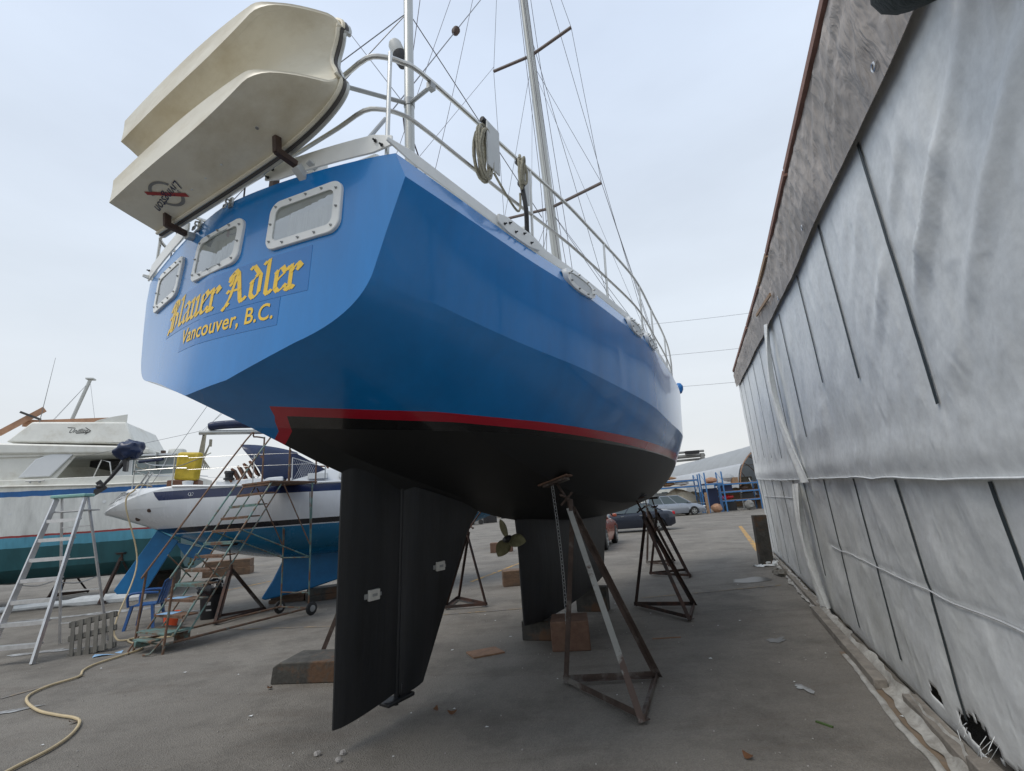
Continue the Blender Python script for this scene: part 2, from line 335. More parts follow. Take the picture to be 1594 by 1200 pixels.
        bd = [i*(nv+1) for i in range(nu+1)]+[nu*(nv+1)+j for j in range(1, nv+1)]+[i*(nv+1)+nv for i in range(nu-1, -1, -1)]+[j for j in range(nv-1, 0, -1)]
        for i in range(len(bd)): p, q = bd[i], bd[(i+1) % len(bd)]; fs.append((q, p, p+n1, q+n1))
        return s.add(top+bot, fs)
    def prism(s, pts, d):
        """polygon (list of 3D pts) extruded by vector d"""
        n = len(pts); P = [Vector(p) for p in pts]; D = Vector(d)
        return s.add(P+[p+D for p in P], [tuple(range(n-1, -1, -1)), tuple(range(n, 2*n))]+[(i, (i+1) % n, n+(i+1) % n, n+i) for i in range(n)])
    def ball(s, c, r, n=10, sq=(1, 1, 1), jit=0, seed=0):
        vs = []; rg = random.Random(seed)
        k = max(4, n//2+1)
        for i in range(k+1):
            th = math.pi*i/k
            for j in range(n):
                ph = 2*math.pi*j/n; q = 1+rg.uniform(-jit, jit)
                vs.append(Vector(c)+Vector((math.sin(th)*math.cos(ph)*sq[0], math.sin(th)*math.sin(ph)*sq[1], math.cos(th)*sq[2]))*r*q)
        return s.add(vs, [(i*n+j, (i+1)*n+j, (i+1)*n+(j+1) % n, i*n+(j+1) % n) for i in range(k) for j in range(n)])
    def build(s, name, mats, parent=None, ang=35, bevel=0, label=None):
        me = bpy.data.meshes.new(name); me.from_pydata(s.v, [], s.f)
        for mm in (mats if isinstance(mats, (list, tuple)) else [mats]): me.materials.append(MT[mm])
        me.polygons.foreach_set('material_index', s.mi)
        me.validate(); me.update()
        import bmesh
        bm = bmesh.new(); bm.from_mesh(me); bmesh.ops.remove_doubles(bm, verts=bm.verts, dist=1e-5); bmesh.ops.recalc_face_normals(bm, faces=bm.faces); bm.to_mesh(me); bm.free()
        if ang: me.shade_smooth(); me.set_sharp_from_angle(angle=R(ang))
        o = bpy.data.objects.new(name, me); sc.collection.objects.link(o)
        if parent: o.parent = parent
        if bevel:
            b = o.modifiers.new('bevel', 'BEVEL'); b.width = bevel; b.segments = 2; b.limit_method = 'ANGLE'; b.angle_limit = R(40)
        if label: o['label'] = label
        return o
def copy_tree(o, parent=None):
    c = o.copy(); sc.collection.objects.link(c)
    if parent: c.parent = parent; c.matrix_parent_inverse = o.matrix_parent_inverse.copy()
    for ch in list(o.children): copy_tree(ch, c)
    return c
def pchip(xs, ys, x):
    xs = np.array(xs, float); ys = np.array(ys, float); h = np.diff(xs); d = np.diff(ys)/h; m = np.zeros(len(xs))
    for i in range(1, len(xs)-1):
        if d[i-1]*d[i] > 0:
            w1, w2 = 2*h[i]+h[i-1], h[i]+2*h[i-1]; m[i] = (w1+w2)/(w1/d[i-1]+w2/d[i])
    m[0] = d[0]; m[-1] = d[-1]
    i = int(np.clip(np.searchsorted(xs, x)-1, 0, len(xs)-2)); t = min(max((x-xs[i])/h[i], 0), 1)
    return (2*t**3-3*t*t+1)*ys[i]+(t**3-2*t*t+t)*h[i]*m[i]+(3*t*t-2*t**3)*ys[i+1]+(t**3-t*t)*h[i]*m[i+1]
def table(tab, s):
    xs = [r[0] for r in tab]; return [pchip(xs, [r[k] for r in tab], s) for k in range(1, len(tab[0]))]
def sm(pts, k=6):
    """smooth a polyline (Catmull-Rom)"""
    P = [Vector(p) for p in pts]; out = []
    for i in range(len(P)-1):
        a, b, c, d = P[max(i-1, 0)], P[i], P[i+1], P[min(i+2, len(P)-1)]
        for j in range(k):
            t = j/k; out.append(.5*((2*b)+(c-a)*t+(2*a-5*b+4*c-d)*t*t+(3*b-a-3*c+d)*t**3))
    return out+[P[-1]]
def text_mesh(txt, size, ext=.003, shear=0, space=1.0, bold=0):
    cu = bpy.data.curves.new('t', 'FONT'); cu.body = txt; cu.size = size; cu.extrude = ext; cu.shear = shear; cu.space_character = space; cu.offset = bold; cu.resolution_u = 4
    o = bpy.data.objects.new('t', cu); sc.collection.objects.link(o)
    me = bpy.data.meshes.new_from_object(o.evaluated_get(bpy.context.evaluated_depsgraph_get()))
    vs = [v.co.copy() for v in me.vertices]; fs = [tuple(p.vertices) for p in me.polygons]
    bpy.data.objects.remove(o); bpy.data.curves.remove(cu); bpy.data.meshes.remove(me)
    return vs, fs
def ray(px, py):
    return _F+_Rt*((px-797)/FPX)+_U*(-(py-600)/FPX)
def G(px, py, z=0):      # where a pixel of the photo meets the height z
    r = ray(px, py); return Vector((0, 0, CZ))+r*((z-CZ)/r.z)
def AY(px, py, y):       # ... or the distance y
    r = ray(px, py); return Vector((0, 0, CZ))+r*(y/r.y)
# ---------------------------------------------------------------- the ground
g = MB(); g.grid(lambda u, v: (-300+600*u, -60+700*v, 0), 30, 35)
tag(g.build('ground', 'asphalt', ang=0), kind='structure')
# ================================================================ THE BLUE YACHT
TH, X0, Y0, HL = .54, -2.206, 3.053, .05
YM = Matrix.Translation((X0, Y0, 0)) @ Matrix.Rotation(-TH, 4, 'Z') @ Matrix.Rotation(HL, 4, 'Y')
yacht = empty('sailing_yacht', 'large blue sailing yacht with black underbody and gold name on its transom, propped on stands', 'yacht', mtx=YM)
ZB, ZT, HT, S1, BU = 2.6, 3.843, 1.55, .232, .12
HWZ = [(2.6, .40), (2.765, .92), (2.9, 1.24), (3.1, 1.42), (3.67, 1.61), (3.84, 1.545), (4.1, 1.545)]
def str_(t, z):      # the transom bulges aft in the middle
    a = min(1.1, abs(t)/1.5); return .26*a**1.5+.09*(z-2.6)/1.24*(1-min(1, a*a))-.004
ST = [ # s, h0,z0, h1,z1, h2,z2, hc,zc, h4,z4, w,zk
 (0, 1.545, 3.84, 1.61, 3.67, 1.42, 3.10, 1.32, 2.86, .92, 2.765, .40, 2.60),
 (1.45, 1.60, 3.85, 1.67, 3.68, 1.585, 3.00, 1.36, 2.68, 1.0, 2.45, .09, 2.17),
 (2.65, 1.70, 3.85, 1.77, 3.68, 1.735, 2.95, 1.49, 2.46, 1.0, 2.12, .11, 1.88),
 (4.2, 1.73, 3.85, 1.80, 3.68, 1.775, 2.90, 1.44, 2.17, .95, 1.80, .10, 1.56),
 (6.0, 1.56, 3.86, 1.64, 3.69, 1.63, 2.83, 1.32, 2.07, .85, 1.70, .12, 1.46),
 (7.7, 1.33, 3.88, 1.41, 3.71, 1.39, 2.83, 1.11, 2.05, .60, 1.70, .10, 1.50),
 (9.2, 1.04, 3.91, 1.10, 3.74, 1.00, 2.85, .85, 2.15, .40, 1.82, .08, 1.68),
 (11., .62, 3.98, .67, 3.80, .55, 2.90, .45, 2.40, .20, 2.20, .05, 2.10),
 (12.3, .26, 4.05, .29, 3.87, .20, 3.20, .15, 2.95, .06, 2.85, .03, 2.80),
 (13., .05, 4.10, .05, 3.95, .04, 3.85, .03, 3.75, .02, 3.60, .01, 3.50)]
def section(s):
    h0, z0, h1, z1, h2, z2, hc, zc, h4, z4, w_, zk = table(ST, s)
    pts = [(h0, z0), (h1, z1)]
    for i in range(1, 6): a = i/5; pts.append((h1+(h2-h1)*a, z1+(z2-z1)*a))
    for i in range(1, 15): a = i/14; pts.append(((1-a)**2*h2+2*a*(1-a)*hc+a*a*h4, (1-a)**2*z2+2*a*(1-a)*zc+a*a*z4))
    for i in range(1, 6): a = i/5; pts.append((h4+(w_-h4)*a, z4+(zk-z4)*a))
    pts.append((0, zk-pchip([0, .5, 1.3, 2.2, 3.5, 5, 13], [.05, .08, .14, .10, .05, .02, 0], s)))
    return pts
def portlift(z, s): return .075*math.exp(-((z-2.6)/.22)**2)*max(0, 1-s/1.5)
def sfade(s): return max(0, 1-s/1.4)**2
SS = [0, .12, .3, .5]+[.5+.25*i for i in range(1, 51)]
hull = MB(); rows = []
for s in SS:
    p = section(s); k = sfade(s)
    half = [(t, s+str_(t, z)*k, z) for t, z in p]
    rows.append([(-a, b, c+portlift(c, s)) for a, b, c in half[:-1]]+[half[-1]]+list(reversed(half[:-1])))
nr = len(rows[0]); hull.add([v for r in rows for v in r], [(i*nr+j, i*nr+j+1, (i+1)*nr+j+1, (i+1)*nr+j) for i in range(len(rows)-1) for j in range(nr-1)])
# transom surface
p0 = section(0)[:-1]; nc = 24; tr = []
def camber(k): return .13*(1-k*k)
for idx, (t, z) in enumerate(p0):
    for j in range(nc+1):
        k = -1+2*j/nc; tt = t*k; zz = z+camber(k)*max(0, 1-idx/3.)+portlift(z, 0)*max(0, -k)
        tr.append((tt, str_(tt, z+camber(k)*max(0, 1-idx/3.)), zz))
for j in range(nc+1):
    k = -1+2*j/nc; z = 2.60-.05*(1-abs(k)); tr.append((.40*k, str_(.40*k, 2.6), z+portlift(2.6, 0)*max(0, -k)))
hull.add(tr, [(i*(nc+1)+j, i*(nc+1)+j+1, (i+1)*(nc+1)+j+1, (i+1)*(nc+1)+j) for i in range(len(p0)) for j in range(nc)])
# deck, cambered
dk = []
for s in SS:
    h0, z0 = table(ST, s)[:2]
    for j in range(9): k = -1+j/4; dk.append((h0*k, s+str_(h0*k, z0+camber(k))*sfade(s), z0+camber(k)-.002))
hull.m(1).add(dk, [(i*9+j, i*9+j+1, (i+1)*9+j+1, (i+1)*9+j) for i in range(len(SS)-1) for j in range(8)])
zbands('yacht_hull_paint', [(2.385, (.012, .0125, .013)), (2.495, (.42, .012, .03)), (9, BLUE)], rough=.26, coat=.15, noise_amt=.004, var=.12, scale=1.6, bump=.015)
_m = MT['yacht_hull_paint'].node_tree
_g = [k for k in _m.nodes if k.type == 'MATH' and k.operation == 'GREATER_THAN'][0]
_c = _m.nodes.new('ShaderNodeTexCoord'); _s = _m.nodes.new('ShaderNodeSeparateXYZ'); _m.links.new(_c.outputs['Object'], _s.inputs[0])
_r = _m.nodes.new('ShaderNodeMapRange'); _m.links.new(_s.outputs['Y'], _r.inputs[0]); _r.inputs[1].default_value = .6; _r.inputs[2].default_value = 5.0; _r.inputs[3].default_value = 2.452; _r.inputs[4].default_value = 2.405
_m.links.new(_r.outputs[0], _g.inputs[1])
# the painted bands run square across the narrow bottom panel
def _math(op, a, b=None, c=None):
    k = _m.nodes.new('ShaderNodeMath'); k.operation = op
    for i_, v_ in enumerate((a, b, c)):
        if v_ is None: continue
        if isinstance(v_, (int, float)): k.inputs[i_].default_value = v_
        else: _m.links.new(v_, k.inputs[i_])
    return k.outputs[0]
_lift = _math('MULTIPLY', _math('MAXIMUM', _math('SUBTRACT', _math('MULTIPLY_ADD', _s.outputs['Y'], -.214, .40), _math('ABSOLUTE', _s.outputs['X'])), 0), .67)
for _k in [k for k in _m.nodes if k.type == 'MATH' and k.operation == 'GREATER_THAN']:
    _src = _k.inputs[0].links[0].from_socket; _m.links.new(_math('ADD', _src, _lift), _k.inputs[0])
# matt bottom paint and glossy topsides: roughness by height as well
_m = MT['yacht_hull_paint'].node_tree; _b = _m.nodes['Principled BSDF']
_c = _m.nodes.new('ShaderNodeTexCoord'); _s = _m.nodes.new('ShaderNodeSeparateXYZ'); _m.links.new(_c.outputs['Object'], _s.inputs[0])
for sock, lo, hi in (('Roughness', .55, .22), ('Coat Weight', 0, .4)):
    _r = _m.nodes.new('ShaderNodeMapRange'); _m.links.new(_s.outputs['Z'], _r.inputs[0]); _r.inputs[1].default_value = 2.385; _r.inputs[2].default_value = 2.39
    _r.inputs[3].default_value = lo; _r.inputs[4].default_value = hi; _m.links.new(_r.outputs[0], _b.inputs[sock])
hull.build('hull', ['yacht_hull_paint', 'white_frame'], yacht, ang=16)
# ---- transom mapping
def TP(t, z, off=0.): return (t, str_(t, z)-off, z)
def rrect(w_, h_, r, n=6):
    out = []
    for cx, cz, a0 in ((w_/2-r, h_/2-r, 0), (-w_/2+r, h_/2-r, 90), (-w_/2+r, -h_/2+r, 180), (w_/2-r, -h_/2+r, 270)):
        for i in range(n+1): a = R(a0+90*i/n); out.append((cx+r*math.cos(a), cz+r*math.sin(a)))
    return out
def window(cx, cz, w_, h_, mapper, name='stern_window', r=.09, fw=.055, nb=12, curt=True, kind=0):
    o = rrect(w_, h_, r); i_ = rrect(w_-2*fw, h_-2*fw, max(.02, r-.03)); n = len(o); f = MB()
    lay = [[mapper(cx+a, cz+b, d) for a, b in q] for q, d in ((o, -.004), (o, .016), ([(a*.985, b*.98) for a, b in o], .021), (i_, .021), (i_, -.004))]
    f.add([v for l_ in lay for v in l_], [(k*n+j, k*n+(j+1) % n, (k+1)*n+(j+1) % n, (k+1)*n+j) for k in range(4) for j in range(n)])
    fr = f.build(name, 'white_frame', yacht, ang=30)
    mid = rrect(w_-fw, h_-fw, r-.01, 12); L_ = len(mid)
    per = [0]
    for k in range(L_): per.append(per[-1]+math.dist(mid[k], mid[(k+1) % L_]))
    for q in range(nb):
        d = per[-1]*(q+.3)/nb; k = max(i for i in range(L_) if per[i] <= d); u = (d-per[k])/max(1e-6, per[k+1]-per[k])
        a = mid[k][0]+(mid[(k+1) % L_][0]-mid[k][0])*u; b = mid[k][1]+(mid[(k+1) % L_][1]-mid[k][1])*u
        p1, p2 = mapper(cx+a, cz+b, .018), mapper(cx+a, cz+b, .042); ax = Vector(p2)-Vector(p1)
        MB().lathe([(.009, 0), (.009, .006), (.0045, .007), (.0045, .015), (0, .016)], p1, ax, 8).build('bolt', 'grey_metal', fr)
    bk = MB().m(0); n2 = len(i_)
    gw_, gh_ = w_-1.5*fw, h_-1.5*fw
    bk.grid(lambda u, v: mapper(cx+(u-.5)*gw_, cz+(v-.5)*gh_, .003), 10, 3); bk.build('backing', 'interior', fr, ang=0)
    if curt:
        c = MB(); iw, ih = w_-2*fw, h_-2*fw
        x0, x1, z0, z1 = ((-.26, .46, -.49, .18), (.0, .47, -.49, .3), (-.42, .3, -.49, .45))[kind]
        def cf(u, v):
            a = (x0+(x1-x0)*u)*iw; b = z0*ih+(z1-z0)*ih*v*(1-.12*abs(math.sin(u*2.2)))
            return mapper(cx+a, cz+b, .008+.004*math.sin(u*48+3*math.sin(u*9)))
        c.grid(cf, 60, 6); c.build('curtain', 'curtain', fr, ang=60)
    pn = MB(); pn.grid(lambda u, v: mapper(cx+(u-.5)*gw_, cz+(v-.5)*gh_, .015), 10, 3); pn.build('pane', 'window_glass', fr, ang=0)
    return fr
window(.875, 3.605, .60, .355, TP, kind=0, r=.08); window(.01, 3.60, .61, .355, TP, kind=1, r=.08); window(-.87, 3.60, .60, .355, TP, kind=2, r=.08)
# ---- side portlights: mapped on the sheer strake / topside of the starboard side
def side_pt(s, z, off=0., sgn=1):
    p = section(s); 
    for (ta, za), (tb, zb) in zip(p, p[1:]):
        if zb <= z <= za:
            u = (za-z)/max(1e-6, za-zb); t = ta+(tb-ta)*u; nn = Vector((za-zb, 0, tb-ta)).normalized()
            return (sgn*(t+nn.x*off), s+str_(t, z)*sfade(s), z+nn.z*off)
    t, z_ = p[0]; return (sgn*(t+off), s, z)
def portlight(sc_, zc, w_, h_, sgn):
    ring = [(math.cos(a)*(1 if abs(math.cos(a)) < .99 else 1), math.sin(a)) for a in [2*math.pi*i/28 for i in range(28)]]
    def pt(a, b, off):
        zz = zc+b*h_/2; base = Vector(side_pt(sc_, 3.70, 0, sgn)); tgt = Vector(side_pt(sc_+a*w_/2, 3.70, 0, sgn))
        return (tgt.x+sgn*(.012+off)+sgn*(-.04)*max(0, b)*1.0, tgt.y, zz)
    f = MB(); sq = lambda x: math.copysign(abs(x)**.75, x)
    O = [(sq(a), sq(b)) for a, b in ring]; I = [(a*.78, b*.62) for a, b in O]
    lay = [[pt(a, b, o) for a, b in q] for q, o in ((O, -.03), (O, .016), (I, .016), (I, .0))]
    n = 28; f.add([v for l_ in lay for v in l_], [(k*n+j, k*n+(j+1) % n, (k+1)*n+(j+1) % n, (k+1)*n+j) for k in range(3) for j in range(n)])
    fr = f.build('portlight', 'white_frame', yacht, ang=40)
    MB().add([pt(a, b, .006) for a, b in I], [tuple(range(n))]).build('pane', 'vinyl' if False else 'grey_white', fr, ang=0)
    for k in range(9): a = 2*math.pi*k/9+.2; MB().lathe([(.010, 0), (.009, .018), (0, .02)], pt(math.cos(a)*.89, math.sin(a)*.82, .014), (sgn, 0, 0), 8).build('bolt', 'grey_metal', fr)
for sgn in (1, -1):
    for s_, w_ in ((2.43, .56), (3.93, .46), (4.62, .46)): portlight(s_, 3.77, w_, .21, sgn)
# ---- name patches and lettering
def patch(t0, t1, z0, z1):
    pm = MB(); pm.slab(lambda u, v: TP(t0+(t1-t0)*u, z0+(z1-z0)*v, .0015), 16, 2, (0, .001, 0)); return pm.build('name_patch', 'patch_blue', yacht, ang=0)
patch(-.65, .97, 3.085, 3.385); patch(-.28, .76, 2.90, 3.082)
GL = {  # broad-nib strokes of a textura hand, x-height 1
 'l': (.42, [[(-.02, 1.30), (.14, 1.42), (.14, .14), (.26, .02), (.36, .12)]]),
 'a': (.72, [[(.10, .80), (.24, .96), (.50, .80), (.50, .14), (.60, .02), (.70, .12)], [(.50, .56), (.14, .40), (.14, .16), (.27, .02), (.48, .2)]]),
 'u': (.74, [[(.02, .84), (.14, .96), (.14, .16), (.27, .02), (.50, .2)], [(.40, .84), (.52, .96), (.52, .14), (.62, .02), (.72, .12)]]),
 'e': (.62, [[(.14, .80), (.14, .18), (.28, .02), (.56, .2)], [(.14, .78), (.36, .98), (.52, .72), (.18, .48)]]),
 'r': (.60, [[(.02, .84), (.14, .96), (.14, .14)], [(0, .06), (.14, 0), (.28, .08)], [(.18, .72), (.40, .98), (.54, .82)], [(.44, .92), (.44, .74)]]),
 'd': (.70, [[(.14, .66), (.14, .18), (.30, .01), (.52, .18), (.52, .86), (.12, 1.34), (.04, 1.26)], [(.14, .68), (.36, .92)]]),
 'B': (1.02, [[(.24, 1.20), (.24, .12), (.06, -.02)], [(.02, 1.02), (.06, 1.22), (.28, 1.40), (.62, 1.34), (.74, 1.10), (.46, .80)], [(.46, .80), (.80, .66), (.82, .18), (.52, 0), (.10, .10)], [(.46, 1.28), (.46, .12)], [(.04, .66), (.24, .74)]]),
 'A': (1.16, [[(.14, 1.02), (.12, 1.22), (.34, 1.42), (.54, 1.22), (.80, .14), (.90, 0), (1.04, .12)], [(.50, 1.24), (.26, .30), (.02, -.10)], [(.0, -.1), (.2, .04)], [(.12, .56), (.68, .56)], [(.3, 1.2), (.22, .85)]]),
 ' ': (.34, [])}
def black_letter(text, x0, z0, xh, wscale, mapper):
    m_ = MB(); x = x0; nib = (.088, .046); q = 0
    for ch in text:
        adv, strokes = GL[ch]
        for stn in strokes:
            for (a, b) in zip(stn, stn[1:]):
                q += 1; d = .0028+.00012*(q % 7)
                n_ = nib; P = [(a[0]-n_[0], a[1]-n_[1]), (a[0]+n_[0], a[1]+n_[1]), (b[0]+n_[0], b[1]+n_[1]), (b[0]-n_[0], b[1]-n_[1])]
                ar = (P[1][0]-P[0][0])*(P[3][1]-P[0][1])-(P[1][1]-P[0][1])*(P[3][0]-P[0][0])
                if abs(ar) < .012:   # stroke runs along the nib: a thin hairline
                    P = [(a[0]-.02, a[1]+.03), (a[0]+.02, a[1]-.03), (b[0]+.02, b[1]-.03), (b[0]-.02, b[1]+.03)]
                m_.add([mapper(x+u*xh*wscale, z0+v*xh, d) for u, v in P], [(0, 1, 2, 3)])
            for c_ in (stn[0], stn[-1]):
                q += 1
                m_.add([mapper(x+(c_[0]+u)*xh*wscale, z0+(c_[1]+v)*xh, .0038+.00012*(q % 7)) for u, v in ((-.12, -.02), (0, -.10), (.12, .02), (0, .10))], [(0, 1, 2, 3)])
        x += adv*xh*wscale
    return m_, x
WID = sum(GL[c][0] for c in 'Blauer Adler')
xh = .178; ws = 1.52/(WID*xh)
m_, _ = black_letter('Blauer Adler', -.61, 3.118, xh, ws, TP); m_.build('name_lettering', 'lettering', yacht, ang=0)
vs, fs = text_mesh('Vancouver, B.C.', .155, ext=.0, space=1.03, bold=.0022)
mxx = max(v.x for v in vs); mnx = min(v.x for v in vs); k_ = .97/(mxx-mnx)
MB().add([TP(-.25+(v.x-mnx)*k_, 2.950+v.y*1.0, .0045) for v in vs], fs).build('port_lettering', 'lettering', yacht, ang=0)
# ---- pad eyes on the transom
for t in (-.37, .10):
    p = MB(); c = Vector(TP(t, 3.955, 0)); p.box(c+Vector((0, -.008, 0)), (.045, .014, .075)); p.tube([c+Vector((0, -.015, .02)), c+Vector((0, -.04, .012)), c+Vector((0, -.045, -.01)), c+Vector((0, -.018, -.02))], .007)
    p.tube([c+Vector((-.02, -.045, -.03)), c+Vector((.02, -.045, -.03)), c+Vector((.015, -.05, -.06)), c+Vector((-.015, -.05, -.06))], .006, closed=True); p.build('pad_eye', 'stainless', yacht)
# ---- white rails standing on the sheer
def plate(path, h_, th, name='toe_rail', m_='white_frame', studs=()):
    P = [Vector(q) for q in path]; f = MB(); n = len(P); vs = []
    for i, q in enumerate(P):
        d = (P[min(i+1, n-1)]-P[max(i-1, 0)]).normalized(); s_ = d.cross(Vector((0, 0, 1))).normalized()
        e = 0 if 0 < i < n-1 else .03
        vs += [q-s_*th/2+Vector((0, 0, e)), q+s_*th/2+Vector((0, 0, e)), q+s_*th/2+Vector((0, 0, h_-e)), q-s_*th/2+Vector((0, 0, h_-e))]
    f.add(vs, [(0, 1, 2, 3), tuple(4*(n-1)+k for k in (3, 2, 1, 0))]+[(4*i+j, 4*i+4+j, 4*i+4+(j+1) % 4, 4*i+(j+1) % 4) for i in range(n-1) for j in range(4)])
    o = f.build(name, m_, yacht, bevel=.004)
    for q, ax in studs: MB().lathe([(.011, 0), (.011, .006), (.006, .007), (.006, .022), (0, .023)], q, ax, 8).build('bolt', 'black_plastic', o)
    return o
def tr_rail(t0, t1):
    P = []
    for i in range(9):
        t = t0+(t1-t0)*i/8; z = 3.84+camber(t/1.55)+.018; P.append((t, str_(t, z)-.01, z))
    st = [((t, str_(t, 3.95)-.022, 3.84+camber(t/1.55)+zz), (0, -1, 0)) for t, zz in ((t0+.05, .05), (t0+.09, .10), (t1-.06, .05), (t1-.11, .09))]
    plate(P, .125, .014, studs=st)
tr_rail(.46, 1.53); tr_rail(-1.60, -.60)
for sgn in (1, -1):
    P = []
    for i in range(60):
        s = .2+12.5*i/59; h0, z0 = table(ST, s)[:2]; P.append((sgn*(h0-.012), s, z0+.012))
    plate(P, .085, .012)
    # thicker joint piece
    P2 = [(sgn*(table(ST, s)[0]+.004), s, table(ST, s)[1]+.005) for s in (1.28, 1.4, 1.55, 1.7, 1.85)]
    plate(P2, .13, .02, 'chain_plate', studs=[((sgn*(table(ST, s)[0]+.014), s, 3.85+zz), (sgn, 0, 0)) for s, zz in ((1.35, .05), (1.42, .09), (1.5, .05), (1.62, .09), (1.72, .05))])
# ---- guard rails
def rail_z(s): return pchip([0, .2, .8, 1.5, 3.35, 4.7, 6, 8, 10, 12.3], [4.54, 4.59, 4.67, 4.70, 4.67, 4.66, 4.64, 4.66, 4.7, 4.78], s)
def rail_path(zoff, sgn=1, s1=12.4, mid=False):
    P = []
    zz = lambda s: (rail_z(s) if not mid else 3.86+.47*(rail_z(s)-3.86))
    for t in (0, .4, .8, 1.1): P.append((sgn*t, .20, zz(.15)-.02))
    for a in (20, 45, 70): P.append((sgn*(1.22+.28*math.sin(R(a))), .20+.24*(1-math.cos(R(a))), zz(.25)))
    s = .5
    while s < s1: P.append((sgn*(table(ST, s)[0]-.06), s, zz(s))); s += .5
    P.append((sgn*.12, 12.75, zz(12.4)))
    return P
gr = MB()
for sgn in (1, -1):
    gr.tube(sm(rail_path(0, sgn), 3), .0165, 8); gr.tube(sm(rail_path(0, sgn, mid=True), 3), .014, 8)
gr.build('guard_rail', 'stainless', yacht)
for sgn in (1, -1):
    for s in (.27, 1.86, 3.42, 4.80, 5.75, 7.3, 8.8, 10.3, 11.7):
        h0, z0 = table(ST, s)[:2]; t = h0-.06 if s > .4 else 1.47
        MB().tube([(sgn*t, s, z0-.0), (sgn*t, s, rail_z(s))], .0135, 8).build('stanchion', 'stainless', yacht)
# ---- cabin
def cab(s0, s1, hw0, hw1, z0, z1, name, sl=.12):
    c = MB(); n = 6
    for k in range(1): pass
    P = [(s0+sl*.6, hw0), (s1-sl*3, hw1)]
    vs = [(-hw0, s0, z0), (hw0, s0, z0), (hw1, s1, z0), (-hw1, s1, z0), (-hw0+sl, s0+sl*.5, z1), (hw0-sl, s0+sl*.5, z1), (hw1-sl, s1-sl*3, z1), (-hw1+sl, s1-sl*3, z1)]
    c.add(vs, [(3, 2, 1, 0), (4, 5, 6, 7), (0, 1, 5, 4), (1, 2, 6, 5), (2, 3, 7, 6), (3, 0, 4, 7)])
    return c.build(name, 'grey_white', yacht, ang=20, bevel=.03)
cab(2.95, 4.2, .98, .9, 3.95, 4.98, 'deckhouse'); cab(4.45, 4.95, .95, .9, 4.2, 4.95, 'hatch_hood'); cab(4.32, 8.6, 1.0, .6, 3.95, 4.32, 'cabin_trunk')
wd = MB()
for sgn in (1, -1):
    for s in (3.25, 3.75): wd.box((sgn*(.915), s, 4.6), (.05, .36, .3), M=Matrix.Rotation(-sgn*.12, 3, 'Y'))
wd.build('deckhouse_window', 'near_black', yacht, bevel=.03)
# deck boxes seen behind the stern rail
b_ = MB(); b_.box((.9, .55, 4.08), (.55, .22, .16), M=Matrix.Rotation(.12, 3, 'Y')); b_.box((.55, .45, 4.15), (.07, .14, .42)); b_.box((.2, .5, 4.05), (.1, .1, .2)); b_.build('stern_locker', 'white_frame', yacht, bevel=.02)
b_ = MB(); b_.tube([(.45, .6, 4.12), (.75, .6, 4.14)], .04); b_.build('fender', 'patch_blue', yacht)
# ---- pole on the starboard quarter
PB = Vector((1.23, .72, 3.9)); PT = Vector((1.12, .72, 6.9))
pole = MB().tube([PB, PT], .036, 14); pole.lathe([(.06, 0), (.06, .03), (.04, .06)], PB, (0, 0, 1)); pole.lathe([(.04, .0), (.04, .03)], PB.lerp(PT, .83), PT-PB)
po = pole.build('antenna_pole', 'mast_alu', yacht)
bk = MB()
for q in ((1.0, .15, 4.55), (1.50, .62, 4.62)): bk.tube([PB.lerp(PT, .27), q], .015, 8); bk.box(q, (.04, .05, .05))
bk.lathe([(.04, -.03), (.042, .03)], PB.lerp(PT, .27), PT-PB); bk.build('pole_bracket', 'grey_metal', po)
hn = MB(); c = PB.lerp(PT, .43)+Vector((-.075, -.02, 0)); hn.lathe([(.045, -.09), (.055, -.04), (.055, .0), (.03, .03)], c, (-.25, -.3, .9), 14); hn.m(1).lathe([(.05, .0), (.05, .08), (.04, .1), (0, .1)], c+Vector((-.005, -.005, .01)), (-.25, -.3, .9), 14)
hn.build('loud_hailer', ['black_plastic', 'grey_white'], po)
wr = MB()
top = PB.lerp(PT, .56)
for q in ((-.9, .5, 4.45), (1.45, 2.3, 4.5), (.2, -.05, 4.25)):
    wr.tube([top, q], .004, 5)
wr.tube([(.0, 3.42, 9.33), (.5, 1.13, 5.23), (.62, .75, 4.6)], .006, 6)      # backstay
wr.tube([(.0, 3.42, 9.33), (0, 4.0, 14.2)], .005, 5)
wr.tube([PB.lerp(PT, .25), (-.3, 1.2, 6.9)], .0035, 5)
wr.tube([PB.lerp(PT, .9), (-.6, 1.0, 9.0)], .004, 5)
wr.build('stay_wires', 'wire', yacht)
ins = MB(); a = Vector((.0, 3.42, 9.33)); b = Vector((.5, 1.13, 5.23)); c = a.lerp(b, .37); ins.lathe([(.012, -.12), (.03, -.1), (.05, -.05), (.03, -.02), (.05, .02), (.03, .06), (.012, .1)], c, a-b, 12); ins.build('insulator', 'dark_wood', yacht)
tn = MB(); c = b+Vector((.06, -.15, -.25)); tn.tube([b+(a-b)*.0, b+Vector((.1, -.3, -.5))], .018); tn.lathe([(.02, -.1), (.045, -.06), (.045, .06), (.02, .1)], (.62, .62, 4.5), (.1, -.3, -.5), 10); tn.build('backstay_tensioner', 'grey_metal', yacht)
